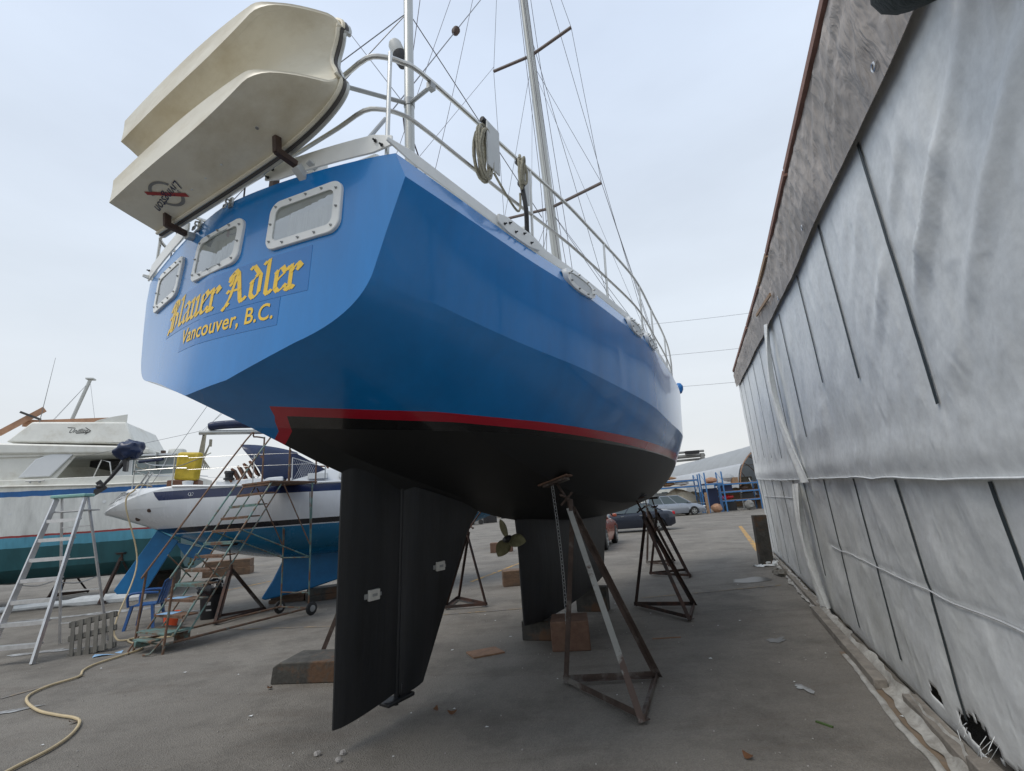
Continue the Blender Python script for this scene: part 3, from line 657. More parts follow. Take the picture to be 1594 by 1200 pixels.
# ---- mast
MBs = Vector((0, 5.95, 4.25)); MTp = Vector((0, 4.25, 14.2))
dmast = MTp-MBs
def mp_(z): return MBs+dmast*((z-MBs.z)/dmast.z)
ms = MB(); ms.tube([MBs, MTp], [.085, .07], 16); ms.box(MBs.lerp(MTp, .5)+Vector((0, -.085, 0)), (.03, .02, 9.6), M=dmast.to_track_quat('Z', 'Y').to_matrix())
mast = ms.build('mast', 'mast_alu', yacht)
for z, hw, dz in ((6.85, .98, .12), (9.72, .82, .12)):
    c = mp_(z); sp = MB(); sp.bar(c+Vector((-hw, .0, dz)), c, .05, .028); sp.bar(c, c+Vector((hw, .0, dz)), .05, .028); sp.build('spreader', 'spreader_wood', mast)
sh = MB()
ct1, ct2 = mp_(6.85), mp_(9.72)
for sg in (1, -1):
    lo = ct1+Vector((sg*.98, 0, .12)); up = ct2+Vector((sg*.82, 0, .12)); dkp = Vector((sg*1.52, 6.0, 3.95))
    sh.tube([mp_(14.1), up, lo, dkp], .0045, 5)
    sh.tube([mp_(9.6), lo, dkp+Vector((0, .12, 0))], .004, 5)
    sh.tube([mp_(6.8), dkp+Vector((-sg*.05, -.45, 0))], .0045, 5); sh.tube([mp_(6.8), dkp+Vector((-sg*.05, .6, 0))], .0045, 5)
    sh.tube([mp_(9.5), dkp+Vector((-sg*.2, .9, 0))], .003, 5)
sh.tube([mp_(14.1), (0, 12.7, 4.3)], .0055, 5); sh.tube([mp_(10.4), (0, 9.6, 4.2)], .005, 5)
sh.build('rigging', 'wire', mast)
hy = MB()
for i, (x, y) in enumerate(((.06, -.12), (.10, -.06), (-.07, -.1), (-.1, .05), (.12, .1))):
    hy.tube(sm([MBs+Vector((x*4, y*3-.2*i, -.05)), mp_(6.5)+Vector((x*1.6, y*1.4, 0)), mp_(9.5)+Vector((x, y, 0)), mp_(13.9)+Vector((x*.6, y*.6, 0))], 5), .005, 5)
hy.tube(sm([(-.55, 2.6, 4.7), (-.5, 3.4, 8), mp_(13.9)], 6), .004, 5)
hy.tube([(-1.45, 2.2, 3.9), mp_(13.9)], .004, 5); hy.tube([(-1.4, 1.6, 4.0), mp_(9.9)+Vector((-.8, 0, 0))], .0035, 5)
hy.build('halyards', 'rope_dark', mast)
# wooden tackle near the quarter
tk = MB(); tk.tube(sm([(.62, 1.25, 5.28), (.5, 1.5, 4.75), (.42, 1.75, 4.05)], 5), [.018]*10+[.012], 6); tk.tube(sm([(.62, 1.25, 5.28), (.6, 1.5, 4.7), (.6, 1.65, 4.05)], 5), .009, 6); tk.tube([(.62, 1.25, 5.28), (.2, 2.1, 9.5)], .004, 5); tk.tube(sm([(1.12, .8, 4.6), (1.1, 1.2, 4.2), (1.35, 1.6, 4.17)], 6), .006, 6); tk.build('mizzen_sheet', 'rope_dark', yacht)
# hanging boards on the rail
for s, zt, zb_, wd_ in ((1.20, 4.66, 4.27, .17), (1.74, 4.66, 4.30, .12)):
    q = MB(); t = table(ST, s)[0]+(.03 if s < 1.5 else -.035); q.box((t, s, (zt+zb_)/2), (.015, wd_, zt-zb_)); q.m(1).tube([(t-.03, s-wd_/2-.02, zt+.01), (t-.03, s+wd_/2+.02, zt+.015)], .024, 8); q.build('rail_board', ['grey_white', 'black_plastic'], yacht, bevel=.006)
# bow fittings
for sgn in (1, -1):
    for s, zz, r_ in ((9.2, 4.02, .09), (12.1, 4.0, .07)):
        q = MB(); t = table(ST, s)[0]; q.lathe([(.0, -.12), (r_*.7, -.1), (r_, -.03), (r_, .05), (r_*.6, .11), (0, .12)], (sgn*(t+.05), s, zz), (0, .3, 1), 12); q.build('bow_fairlead', 'patch_blue', yacht)
# ---- keel, skeg, rudder
def foil(rows, th, name, m_, parent, k=.35, n=14):
    """rows: (z, s_trailing, s_leading[, thickness]) from top to bottom"""
    f = MB(); ring = []
    for r in rows:
        z, a, b = r[:3]; tk_ = r[3] if len(r) > 3 else th; L_ = []
        for i in range(n):
            u = i/(n-1); x = u*u*(3-2*u) if False else u
            w_ = tk_/2*(math.sin(math.pi*min(1, x**.62)))**.8 if 0 < u < 1 else .004
            L_.append((w_+.004, a+(b-a)*x, z+(r[4]*x if len(r) > 4 else 0)))
        full = L_+[(-p[0], p[1], p[2]) for p in reversed(L_)]
        ring.append(full)
    m2 = len(ring[0]); f.add([v for r in ring for v in r], [(i*m2+j, i*m2+(j+1) % m2, (i+1)*m2+(j+1) % m2, (i+1)*m2+j) for i in range(len(ring)-1) for j in range(m2)]+[tuple(range(m2)), tuple((len(ring)-1)*m2+j for j in range(m2))])
    return f.build(name, m_, parent, ang=40)
rud = foil([(2.28, 1.245, 1.92, .09, -.28), (1.7, 1.25, 1.93, .10), (1.0, 1.26, 1.935, .10), (.17, 1.275, 1.915, .08, .05)], .1, 'rudder', 'antifoul', yacht)
skg = foil([(1.99, 1.965, 3.20, .16, -.27), (1.5, 1.96, 2.98, .15), (.9, 1.955, 2.65, .13), (.20, 1.945, 2.27, .10)], .15, 'skeg', 'antifoul', yacht)
MB().tube([(0, 1.945, 2.02), (0, 1.935, .12)], .022, 10).build('rudder_post', 'antifoul', rud)
q = MB(); q.box((0, 1.95, .165), (.12, .32, .035)); q.box((0, 2.02, .23), (.08, .12, .12)); q.build('rudder_shoe', 'antifoul', skg, bevel=.012)
keel = foil([(1.62, 3.98, 7.3, .16, -.02), (1.35, 4.03, 7.15, .26, .02), (.9, 4.08, 7.0, .36, .10), (.26, 4.14, 6.85, .34, .20)], .3, 'keel', 'antifoul', yacht, n=22)
for par, s, z in ((rud, 1.58, 1.08), (skg, 2.42, 1.20)):
    for sg in (1, -1):
        q = MB(); t = .056 if par is rud else .072
        q.box((sg*(t+.012), s, z), (.024, .115, .085)); q.m(1).box((sg*(t+.0255), s, z), (.003, .055, .022))
        q.box((sg*t, s-.075, z-.005), (.014, .035, .04)); q.box((sg*t, s+.075, z-.005), (.014, .035, .03)); q.build('anode', ['zinc', 'grey_metal'], par, bevel=.006)
# propeller
HUB = Vector((0, 3.80, 1.33)); q = MB(); q.lathe([(0, -.09), (.025, -.08), (.042, -.03), (.045, .05), (.03, .07), (.02, .3)], HUB, (0, 1, .02), 14)
pr = q.build('propeller', 'black_plastic', yacht)
for k in range(3):
    a0 = R(115+120*k); ra = Vector((math.cos(a0), 0, math.sin(a0))); ta = Vector((-math.sin(a0), 0, math.cos(a0)))
    def bl(u, v):
        rr_ = .035+.225*u; wdt = .088*math.sin(math.pi*min(1, .1+.9*u)**.8)**.7 if u < .995 else .004
        x = (v-.5)*2*wdt; pitch = R(38-16*u)
        return HUB+ra*rr_+ta*x*math.cos(pitch)+Vector((0, 1, 0))*x*math.sin(pitch)
    q = MB(); q.slab(bl, 12, 6, (0, .012, 0)); q.build('blade', 'bronze', pr, ang=60)
# ================================================================ DINGHY hung on the transom
DR = Matrix(((.9976, -.0623, .0291), (.0309, .0289, -.9991), (.0614, .9976, .0308))); DO = Vector((-.74, -.005, 3.931)); DL, DW, DD = 2.063, .924, .362
dm = YM @ (Matrix.Translation(DO) @ DR.to_4x4())
din = empty('dinghy', 'cream twin-hulled dinghy carried on its side across the stern of the blue yacht', 'dinghy', mtx=dm)
def dsec(u):
    D = DD*(1-.06*(1-min(1, u/.5))**2)
    f = 0 if u < .80 else ((u-.80)/.20)
    rz = D*(1-f**1.7)+.03*f
    g_ = 0 if u < .62 else ((u-.62)/.38); gy = DW*(.02+.27*(1-math.sqrt(max(0, 1-g_**2.4))))
    tp = min(1, max(0, (u-.45)/.42)); ro = DW*(.10+.11*tp**2); ri = DW*(.31-.08*tp**2)
    ro = max(ro, gy+.012) if u > .8 else ro; ri = max(ri, ro+.012)
    tz = rz*(.42-.10*tp); tz = tz*(1-.35*f)
    x = u*DL-.055*math.exp(-((.5)/.2)**2)
    P = [(gy, 0)]
    for i in range(1, 6): a = i/5; P.append((gy+(ro-gy)*a**.9, rz*a+.02*math.sin(math.pi*a)))
    for i in range(1, 4): a = i/3; P.append((ro+(ri-ro)*a, rz-.004*math.sin(math.pi*a)))
    for i in range(1, 8):
        a = i/7; P.append((ri+(DW*.5-ri)*a, tz+(rz-tz)*(1-a)**2.6))
    h = P+[(DW-y, z) for y, z in reversed(P[:-1])]
    return [(u*DL-(.10*f*math.exp(-((y/DW-.5)/.16)**2)), y, z) for y, z in h]
us = [i/34*.8 for i in range(35)]+[.8+.2*math.sin(math.pi/2*i/16) for i in range(1, 17)]
rows = [dsec(u) for u in us]; n = len(rows[0]); b = MB()
b.add([v for r in rows for v in r], [(i*n+j, i*n+j+1, (i+1)*n+j+1, (i+1)*n+j) for i in range(len(rows)-1) for j in range(n-1)])
# stern plate and bow closing strip, inner skin
r0 = rows[0]; b.add([(x-.0, y, z) for x, y, z in r0], [tuple(range(n))])
inn = [[(min(x, DL-.05)+(.03 if i == 0 else 0), .03+y*(DW-.06)/DW, z-.03) for x, y, z in r] for i, r in enumerate(rows)]
b.add([v for r in inn for v in r], [(i*n+j+1, i*n+j, (i+1)*n+j, (i+1)*n+j+1) for i in range(len(rows)-1) for j in range(n-1)])
b.build('hull', 'dinghy_cream', din, ang=38)
edge = [r[0] for r in rows]; bow = rows[-1]; edge2 = [r[-1] for r in reversed(rows)]
path = edge+[(x, y, z) for x, y, z in bow[1:-1]]+edge2
def off(p, d, zz): c = Vector((p[0]*.0+DL*.5, DW*.5, 0)); v = Vector((p[0], p[1], 0))-c; return Vector((p[0], p[1], p[2]+zz))+v.normalized()*d
MB().tube([off(p, .012, -.010) for p in path], .013, 6).build('rubbing_strip', 'dinghy_rim', din)
MB().tube([off(p, .010, .014) for p in path], .013, 6).build('gunwale', 'dinghy_cream', din)
MB().tube([off(p, .012, -.034) for p in path], .014, 6).build('inner_gunwale', 'mast_alu', din)
def dside(u, v, o=0.):   # on the outer side of the lower hull: v=0 gunwale, v=1 sole
    D = DD; return Vector((u*DL, DW*(.02+.08*v**.9)-o, D*v+.02*math.sin(math.pi*v)*1.0+o*.1))
vs, fs = text_mesh('Livingston', .085, ext=0, shear=.45, bold=-.0)
wx = max(v.x for v in vs)
MB().add([dside((.325-.20*(v.x/wx)), .48-v.y/DD*1.0+.16*(.5-v.x/wx), .004) for v in vs], fs).build('lettering', 'navy', din, ang=0)
em = MB()
for a0, a1 in ((-160, -20), (20, 160)):
    em.add([dside(.232+rr*math.cos(R(a0+(a1-a0)*k/12))/DL, .46+rr*.9*math.sin(R(a0+(a1-a0)*k/12))/DD, .0025) for k in range(13) for rr in (.095, .118)], [(2*k, 2*k+1, 2*k+3, 2*k+2) for k in range(12)])
em.build('emblem_ring', 'mesh_grey', din, ang=0)
em = MB(); em.add([dside(.232+x/DL, .46+z/DD, .0035) for x, z in ((-.13, .06), (-.12, .09), (.13, -.06), (.12, -.09))], [(0, 1, 2, 3)]); em.build('emblem_bar', 'red_mark', din, ang=0)
for u, v in ((.74, .45), (.33, .28), (.42, .30), (.52, .33)):
    q = MB(); q.lathe([(.012 if u > .7 else .007, 0), (.010 if u > .7 else .006, .004), (0, .005)], dside(u, v), (0, -1, .2), 10); q.build('drain_plug', 'mesh_grey' if u > .7 else 'paper_white', din)
def dl(u, y, z): return DO+DR@Vector((u*DL, y, z))
for u, cl in ((.125, .0), (.755, .0)):
    q = MB(); p = dl(u, .0, 0); q.bar(p+Vector((.0, -.07, -.035)), p+Vector((0, .07, -.05)), .042, .04); q.bar(p+Vector((0, -.06, -.05)), p+Vector((.005, -.075, .055)), .045, .035)
    q.m(1).bar(p+Vector((0, .07, -.06)), (p.x, p.y+.16, 3.9), .06, .05); q.bar(p+Vector((.09, .09, -.05)), (p.x+.10, p.y+.15, 3.95), .05, .012); q.build('dinghy_chock', ['dark_wood', 'grey_white'], yacht, bevel=.004)
q = MB(); q.bar((-.02, .45, 3.9), (.0, .45, 4.5), .05, .06); q.build('dinghy_post', 'dark_wood', yacht)
q = MB(); q.tube([(-.15, .3, 4.0), (.25, .1, 4.35)], .006, 6); q.tube([(.47, .05, 4.02), (.05, .35, 4.35)], .006, 6); q.tube([(-1.3, .3, 4.0), (-1.28, .32, 4.3)], .005, 6); q.build('lashing', 'rope_dark', yacht)
q = MB(); q.lathe([(.012, 0), (.012, .5)], dl(.5, .9, -.1), (0, 0, 1), 8); q.box(dl(.32, 1.12, .33)+Vector((0, .35, .25)), (.05, .05, .3)); q.build('davit_tackle', 'grey_metal', yacht)
# ---------------------------------------------------------------- ropes hung on the rail (things)
def coil(name, c, rx, rz, k, r, label, m_, twist=0.12, tail=None):
    Mx = YM; q = MB(); rg = random.Random(3); P = []
    for i in range(k*22):
        a = 2*math.pi*i/22; kk = i/22; sx = rx*(1-.45*abs(math.sin(kk*1.7))*.6)+rg.uniform(-.004, .004)
        P.append(Mx@Vector((c[0]+.028*math.sin(kk*2.3)+.01*math.sin(a*1.3), c[1]+sx*math.cos(a)+.02*math.sin(kk), c[2]+(rz*(1-.12*math.sin(kk*2.1)))*math.sin(a))))
    q.tube(P, r, 6)
    if tail: q.tube([Mx@v for v in sm(tail, 6)], r, 6)
    o = q.build(name, m_); return tag(o, label, 'rope')
coil('rope_coil', (1.585, 1.12, 4.38), .09, .21, 12, .0095, 'fat coil of grey-green rope hanging on the stern rail beside a white board', 'rope', tail=[(1.62, 1.2, 4.25), (1.66, 1.32, 4.1), (1.64, 1.5, 4.08), (1.6, 1.62, 4.2), (1.58, 1.66, 4.35)])
coil('rope_hank', (1.63, 1.60, 4.50), .035, .13, 4, .012, 'small hank of tan rope tied to the yacht rail right of the big coil', 'rope', tail=[(1.62, 1.6, 4.64), (1.60, 1.64, 4.7), (1.63, 1.6, 4.62)])
q = MB(); q.tube([YM@Vector(p) for p in sm([(1.6, 1.66, 4.42), (1.62, 1.68, 4.2), (1.6, 1.72, 4.0), (1.6, 1.74, 3.9)], 5)], .020, 8); q.ball(YM@Vector((1.6, 1.66, 4.44)), .04, 8)
tag(q.build('fender_line', 'black_plastic'), 'thick black line tied down from the rail beside the second white board', 'line')
# ================================================================ JACK STANDS
def jack(base, ztop, apex, pad, label, m1='rust', m2=None, padm='block_red', chain=False, w_=.05, handle=True, normal=None, name='boat_stand', group='steel stands propping up the boats'):
    c = sum((Vector((*b, 0)) for b in base), Vector())/3
    t = empty(name, label, 'boat stand', c, group=group); o = -c
    B = [Vector((*b, .03))+o for b in base]; A = Vector(apex)+o; P = Vector(pad)+o
    for i in range(3):
        MB().angle(B[i], B[(i+1) % 3], w_, .006, flip=1).build('base_bar', m1, t)
    for i in range(3):
        q = MB(); mdir = (c+o-B[i]); mdir.z = 0; q.angle(B[i]+Vector((0, 0, -.0)), A+(B[i]-A).normalized()*.03, w_*1.05, .007, up=tuple(mdir.normalized())); q.build('leg', (m2 if (m2 and i == 2) else m1), t)
    MB().tube([A+Vector((0, 0, -.12)), A+Vector((0, 0, .05))], .03, 10).build('collar', m1, t)
    d = (P-A).normalized(); q = MB().tube([A, P], .014, 10); scw = q.build('screw', m1, t)
    if handle:
        h = A+d*.09; s_ = d.orthogonal().normalized(); q = MB(); q.tube([h-s_*.09, h+s_*.09], .012, 8); e = d.cross(s_); q.tube([h-e*.09+d*.02, h+e*.09+d*.02], .012, 8); q.build('handle', m1, scw)
    nn = Vector(normal or (0, 0, 1)).normalized(); Mx = nn.to_track_quat('Z', 'Y').to_matrix()
    q = MB(); q.box(P, (.20, .26, .03), M=Mx); q.m(1).box(P+nn*.024, (.24, .34, .018), M=Mx); q.build('pad', [m1, padm], t, bevel=.004)
    if chain:
        q = MB(); a = P-nn*.02+Vector((-.05, -.0, 0)); b_ = Vector((a.x+.02, a.y, .36)); k = int((a-b_).length/.034)
        for i in range(k):
            x = a.lerp(b_, i/k); x.x += .02*math.sin(math.pi*i/k)
            dn = (b_-a).normalized(); u_ = dn.orthogonal() if i % 2 else dn.cross(dn.orthogonal())
            q.tube([x-dn*.019+u_*.004, x-dn*.014+u_*.011, x+dn*.014+u_*.011, x+dn*.019+u_*.004, x+dn*.019-u_*.004, x+dn*.014-u_*.011, x-dn*.014-u_*.011, x-dn*.019-u_*.004], .0036, 5, closed=True)
        q.build('chain', 'grey_metal', t, ang=60)
    return t
jack([(.29, 5.28), (1.2, 5.21), (.84, 4.27)], 0, (.50, 5.02, 1.69), (.395, 5.27, 1.93), 'tall rusty boat stand nearest the camera, with a grey painted leg and hanging chain', m2='rust_paint', chain=True, normal=(-.25, .1, 1))
jack([(1.72, 8.51), (2.6, 8.19), (2.24, 7.3)], 0, (1.96, 8.03, 1.44), (1.90, 8.22, 1.70), 'dark steel boat stand second from the camera on the starboard side', 'rust_dark', padm='black_plastic', normal=(-.15, 0, 1))
jack([(2.78, 11.65), (3.67, 11.8), (3.48, 10.9)], 0, (2.98, 11.1, 1.40), (2.93, 11.1, 1.68), 'rusty brown boat stand behind the dark one, under the forefoot', 'rust_dark', padm='black_plastic')
jack([(3.2, 13.6), (3.95, 13.6), (3.6, 12.8)], 0, (3.30, 13.1, 1.40), (3.2, 12.9, 2.1), 'farthest rust-red boat stand under the bow of the blue yacht', 'rust', padm='black_plastic')
jack([(-1.51, 9.39), (-1.4, 10.34), (-.73, 9.40)], 0, (-1.05, 9.6, 1.34), (-.45, 9.4, 2.05), 'boat stand seen through the gap between skeg and keel', 'rust_dark', padm='block_red')
jack([(-2.66, 6.55), (-1.8, 7.1), (-1.85, 6.2)], 0, (-2.0, 6.6, 1.6), (-1.45, 6.5, 2.2), 'boat stand behind the rudder with one leg leaning over the black timber', 'rust', padm='block_red')
# ---------------------------------------------------------------- timber blocks
def block(c, d, rz, label, m_='block_wood', name='timber_block', group='wooden blocks under and beside the blue yacht', tilt=0):
    q = MB(); q.box((0, 0, d[2]/2), d); o = q.build(name, m_, bevel=.012); o.location = (c[0], c[1], c[2] if len(c) > 2 else 0); o.rotation_euler = (tilt, 0, rz); tag(o, label, 'timber block', group); return o
q = MB(); q.prism([(-.46, -.26, 0), (.5, -.26, 0), (.5, -.26, .215), (-.36, -.26, .215), (-.44, -.26, .17)], (0, .5, 0)); o = q.build('timber_block', 'block_dark', bevel=.012); o.location = (-2.42, 6.12, 0); o.rotation_euler = (0, 0, -.12); tag(o, 'big black timber with a rusty top, left of the rudder', 'timber block', 'wooden blocks under and beside the blue yacht')
block((.50, 6.56), (.46, .46, .33), -.1, 'squat red-brown wooden block standing behind the nearest boat stand', 'block_red')
kp = lambda s, t=0: YM@Vector((t, s, 0))
for s, hz, lb in ((4.62, .235, 'grey-brown block under the aft tip of the keel'), (6.35, .36, 'worn block under the front end of the keel')):
    p = kp(s); block((p.x, p.y), (.5, .26, hz), -TH+.2, lb, 'block_dark')
block((-.33, 11.75), (.42, .4, .33), .1, 'blue-stained timber block seen left of the keel below the propeller', 'block_wood')
block((-.9, 20.6), (.9, .4, .38), -.05, 'small reddish block farther off behind the propeller', 'block_red')
q = MB(); q.add([(-.19, -.12, 0), (.2, -.17, 0), (.21, .13, 0), (-.17, .17, 0), (-.19, -.12, .018), (.2, -.17, .018), (.21, .13, .018), (-.17, .17, .018)], [(3, 2, 1, 0), (4, 5, 6, 7), (0, 1, 5, 4), (1, 2, 6, 5), (2, 3, 7, 6), (3, 0, 4, 7)])
o = q.build('plywood_offcut', 'ply', bevel=.002); o.location = (-.58, 6.52, 0); o.rotation_euler = (0, 0, .5); tag(o, 'square plywood offcut lying flat on the asphalt right of the rudder', 'board')
for i, (px, py, dx, lb) in enumerate(((1038, 994, .35, 'thin pale stick lying on the ground right of the nearest stand'), (1285, 1128, .12, 'short green twig near the tarp wall'), (828, 1095, .0, '')),):
    if lb:
        p = G(px, py); q = MB(); q.bar((-dx/2, 0, .006), (dx/2, .02, .006), .018, .01); o = q.build('stick', 'ply' if i == 0 else 'leaf'); o.location = p; o.rotation_euler = (0, 0, -.1 if i == 0 else 1.9); tag(o, lb, 'stick')
for i, (px, py, m_, lb) in enumerate(((494, 1173, 'stone', 'leftmost of the three pale stones at the bottom of the picture'), (527, 1183, 'stone', 'lowest of the three pale stones by the rudder tip'), (534, 1171, 'stone', 'rightmost pale stone beside the rudder tip'))):
    p = G(px, py, .015); q = MB(); q.ball((0, 0, .01), .026, 9, (1, .8, .7), .3, i); o = q.build('stone', m_, ang=20); o.location = (p.x, p.y, 0.004); tag(o, lb, 'stone', 'stones near the rudder')
for i, (px, py, lb) in enumerate(((704, 1112, 'large dry brown leaf below the rudder'), (678, 1107, 'small dark leaf left of the large dry leaf'), (420, 1073, 'curled leaf in front of the black timber'), (115, 1126, 'brown leaf beside the bend of the hose'), (1165, 1181, 'crumpled leaf at the foot of the tarp wall'))):
    p = G(px, py); q = MB(); q.slab(lambda u, v: ((u-.5)*.08, (v-.5)*.05*math.sin(math.pi*min(.98, max(.02, u))), .006+.02*(u-.5)**2*4+.01*v), 6, 3, (0, 0, .001)); o = q.build('dry_leaf', 'leaf_dry'); o.location = (p.x, p.y, .002); o.rotation_euler = (0, 0, i*1.3); tag(o, lb, 'leaf', 'dry leaves on the asphalt')
# ================================================================ THE WHITE SAILBOAT ON THE LEFT
class Fr:
    def __init__(s, o, d): s.o = Vector((*o, 0)); s.d = Vector((*d, 0)).normalized(); s.n = Vector((s.d.y, -s.d.x, 0))
    def W(s, a, t, z): return s.o+s.d*a+s.n*t+Vector((0, 0, z))
    def mtx(s): return Matrix(((s.n.x, s.d.x, 0, s.o.x), (s.n.y, s.d.y, 0, s.o.y), (0, 0, 1, 0), (0, 0, 0, 1)))  # local: x starboard, y forward, z up
BF = Fr((-9.55, 9.83), (.93, .367))
sb = empty('sailing_boat', 'white sailboat with bright blue underbody and navy stripe, outboard motor on its stern rail', 'sailboat', mtx=BF.mtx())
zbands('sailboat_hull', [(1.665, (.008, .15, .30)), (1.685, (.62, .66, .68)), (1.79, (.008, .009, .015)), (2.335, (.66, .68, .70)), (2.51, (.01, .02, .075)), (9, (.66, .68, .70))], rough=.25, coat=.3, noise_amt=.004, var=.07)
mat('sail_blue', (.006, .16, .38), .45, var=.18, scale=3)
def loft(tab, fn, s0, s1, ns, mats, name, parent, ang=30, close=True, skew=None):
    b = MB(); rows = []
    for i in range(ns+1):
        s = s0+(s1-s0)*i/ns; p = fn(table(tab, s)); k = skew(s) if skew else (lambda z: 0)
        h = [(t, s+k(z), z) for t, z in p]; rows.append([(-a, q, c) for a, q, c in h[:-1]]+[h[-1]]+list(reversed(h[:-1])))
    n = len(rows[0]); b.add([v for r in rows for v in r], [(i*n+j, i*n+j+1, (i+1)*n+j+1, (i+1)*n+j) for i in range(ns) for j in range(n-1)])
    b.add(rows[0], [tuple(range(n))]); b.add(rows[-1], [tuple(range(n))])
    m = len(rows); b.add([r[0] for r in rows]+[r[-1] for r in rows], [(i, i+1, m+i+1, m+i) for i in range(m-1)])
    return b.build(name, mats, parent, ang=ang)
def rnd(p):   # sheer (h,z), bilge control, centre z
    h, z, hb, zb_, zk = p; out = []
    for i in range(15): a = i/14; out.append(((1-a)**2*h+2*a*(1-a)*hb, (1-a)**2*z+2*a*(1-a)*zb_+a*a*zk))
    return out
SBT = [(1.0, .03, 2.20, .03, 2.17, 2.15), (1.15, .34, 2.23, .25, 2.15, 2.10), (1.4, .60, 2.32, .5, 2.06, 2.0), (1.8, .86, 2.46, .85, 1.9, 1.84), (2.4, 1.05, 2.58, 1.15, 1.65, 1.58), (3.2, 1.25, 2.53, 1.4, 1.35, 1.22), (4.6, 1.40, 2.50, 1.65, 1.05, .98), (6.2, 1.35, 2.50, 1.55, 1.1, .98), (8., .95, 2.58, 1.0, 1.4, 1.2), (9.5, .45, 2.72, .4, 1.9, 1.6), (10.6, .04, 2.85, .03, 2.5, 2.3)]
loft(SBT, rnd, 1.0, 10.6, 60, 'sailboat_hull', 'hull', sb)
def sbside(s, z, off=.004):
    p = rnd(table(SBT, s))
    for (ta, za), (tb, zb_) in zip(p, p[1:]):
        if zb_ <= z <= za: u = (za-z)/(za-zb_); return (ta+(tb-ta)*u+off, s, z)
    return (p[0][0]+off, s, p[0][1])
def stern_face(s, v, sgn=1, off=0.):   # rounded transom, leaning forward as it rises
    h, z = table(SBT, s)[:2]; a = (s-1.0)/1.4; e = Vector((sgn*h, s, z)); T = Vector((sgn*h*(.93+.03*a), 1.34+1.03*a, 2.63-.04*a)); p = e.lerp(T, v)
    p.z += .02*math.sin(math.pi*v); return p+Vector((sgn*.8, -.6, .3)).normalized()*off
q = MB(); q.grid(lambda u, v: stern_face(1.0+1.4*u, v, 1), 20, 5); q.grid(lambda u, v: stern_face(1.0+1.4*u, v, -1), 20, 5); q.build('stern_plate', 'gelcoat', sb, ang=40)
q = MB(); q.grid(lambda u, v: sbside(1.25+(.80+.30*(1-v)**2)*u, 2.20+.38*v, .003), 16, 5); q.build('quarter_panel', 'gelcoat', sb, ang=40)
def txt_on(txt, size, x0, y0, fn, m_, name, parent, shear=0, w_=None, bold=0):
    vs, fs = text_mesh(txt, size, 0, shear, 1, bold); mxx = max(v.x for v in vs); k = (w_/mxx) if w_ else 1
    return MB().add([fn(x0+v.x*k, y0+v.y) for v in vs], fs).build(name, m_, parent, ang=0)
def on_tr(x, y): return stern_face(1.02+x*1.5, y, 1, .05)
txt_on('Times', .50, .05, .42, on_tr, 'near_black', 'name_lettering', sb, .5, .38, .014)
txt_on('land, BC', .17, .03, .20, on_tr, 'dark_text', 'port_lettering', sb, 0, .26, .005)
q = MB(); q.tube([Vector(sbside(2.75, 2.425, .006))+Vector((0, .045*math.cos(a), .035*math.sin(a))) for a in [R(120+300*i/12) for i in range(13)]], .006, 5); q.tube([Vector(sbside(2.75, 2.40, .008)), Vector(sbside(2.75, 2.455, .008))], .007, 5); q.build('emblem', 'gelcoat', sb)
q = MB(); q.prism([(0, 1.96, 1.78), (0, 2.36, 1.52), (0, 2.22, 1.30), (0, 1.90, .66), (0, 1.76, .55), (0, 1.38, .58), (0, 1.32, .66)], (.05, 0, 0)); q.build('rudder', 'sail_blue', sb, bevel=.01)
q = MB(); pr_ = [(3.6, 1.2), (4.35, 1.10), (4.42, 1.0), (4.36, .85), (4.2, .5), (4.0, .17), (4.08, .13), (5.0, .26), (5.7, .42), (6.2, .62), (6.6, 1.1)]
q.prism([(-.07, a, b) for a, b in pr_], (.14, 0, 0)); q.build('keel', 'sail_blue', sb, bevel=.03)
q = MB(); q.prism([(-.04, 2.3, 1.5), (-.04, 3.0, 1.28), (-.04, 2.95, 1.12), (-.04, 2.75, 1.1), (-.04, 2.5, 1.2)], (.08, 0, 0)); q.build('skeg', 'sail_blue', sb, bevel=.01)
q = MB(); q.lathe([(.03, -.06), (.04, 0), (.02, .05)], (0, 2.62, 1.03), (0, 1, 0), 10); q.box((.0, 2.6, 1.03), (.02, .03, .3)); q.build('propeller', 'bronze', sb)
q = MB(); q.lathe([(.05, 0), (.04, .012), (0, .013)], Vector(sbside(1.75, 2.02, 0)), (1, -.2, -.3), 12); q.lathe([(.04, 0), (.03, .012), (0, .013)], Vector(sbside(2.0, 2.16, 0)), (1, -.2, -.3), 12); q.build('exhaust', 'dark_wood', sb)
# deck edge, coachroof, cockpit coaming
q = MB()
for sgn in (1, -1): q.tube([(sgn*(table(SBT, s)[0]), s, table(SBT, s)[1]+.02) for s in [2.4+.35*i for i in range(24)]], .028, 6)
q.build('toe_rail', 'gelcoat', sb)
q = MB(); q.add([(-.85, 3.1, 2.5), (.85, 3.1, 2.5), (1.0, 4.4, 2.5), (-1.0, 4.4, 2.5), (-.8, 3.1, 2.70), (.8, 3.1, 2.70), (.95, 4.4, 2.72), (-.95, 4.4, 2.72)], [(3, 2, 1, 0), (4, 5, 6, 7), (0, 1, 5, 4), (1, 2, 6, 5), (2, 3, 7, 6), (3, 0, 4, 7)]); q.build('cockpit_coaming', 'gelcoat', sb, bevel=.03)
q = MB(); q.add([(-.95, 4.42, 2.5), (.95, 4.42, 2.5), (.7, 8.2, 2.5), (-.7, 8.2, 2.5), (-.8, 4.5, 2.90), (.8, 4.5, 2.90), (.5, 7.8, 2.82), (-.5, 7.8, 2.82)], [(3, 2, 1, 0), (4, 5, 6, 7), (0, 1, 5, 4), (1, 2, 6, 5), (2, 3, 7, 6), (3, 0, 4, 7)]); q.build('coachroof', 'gelcoat', sb, bevel=.04)
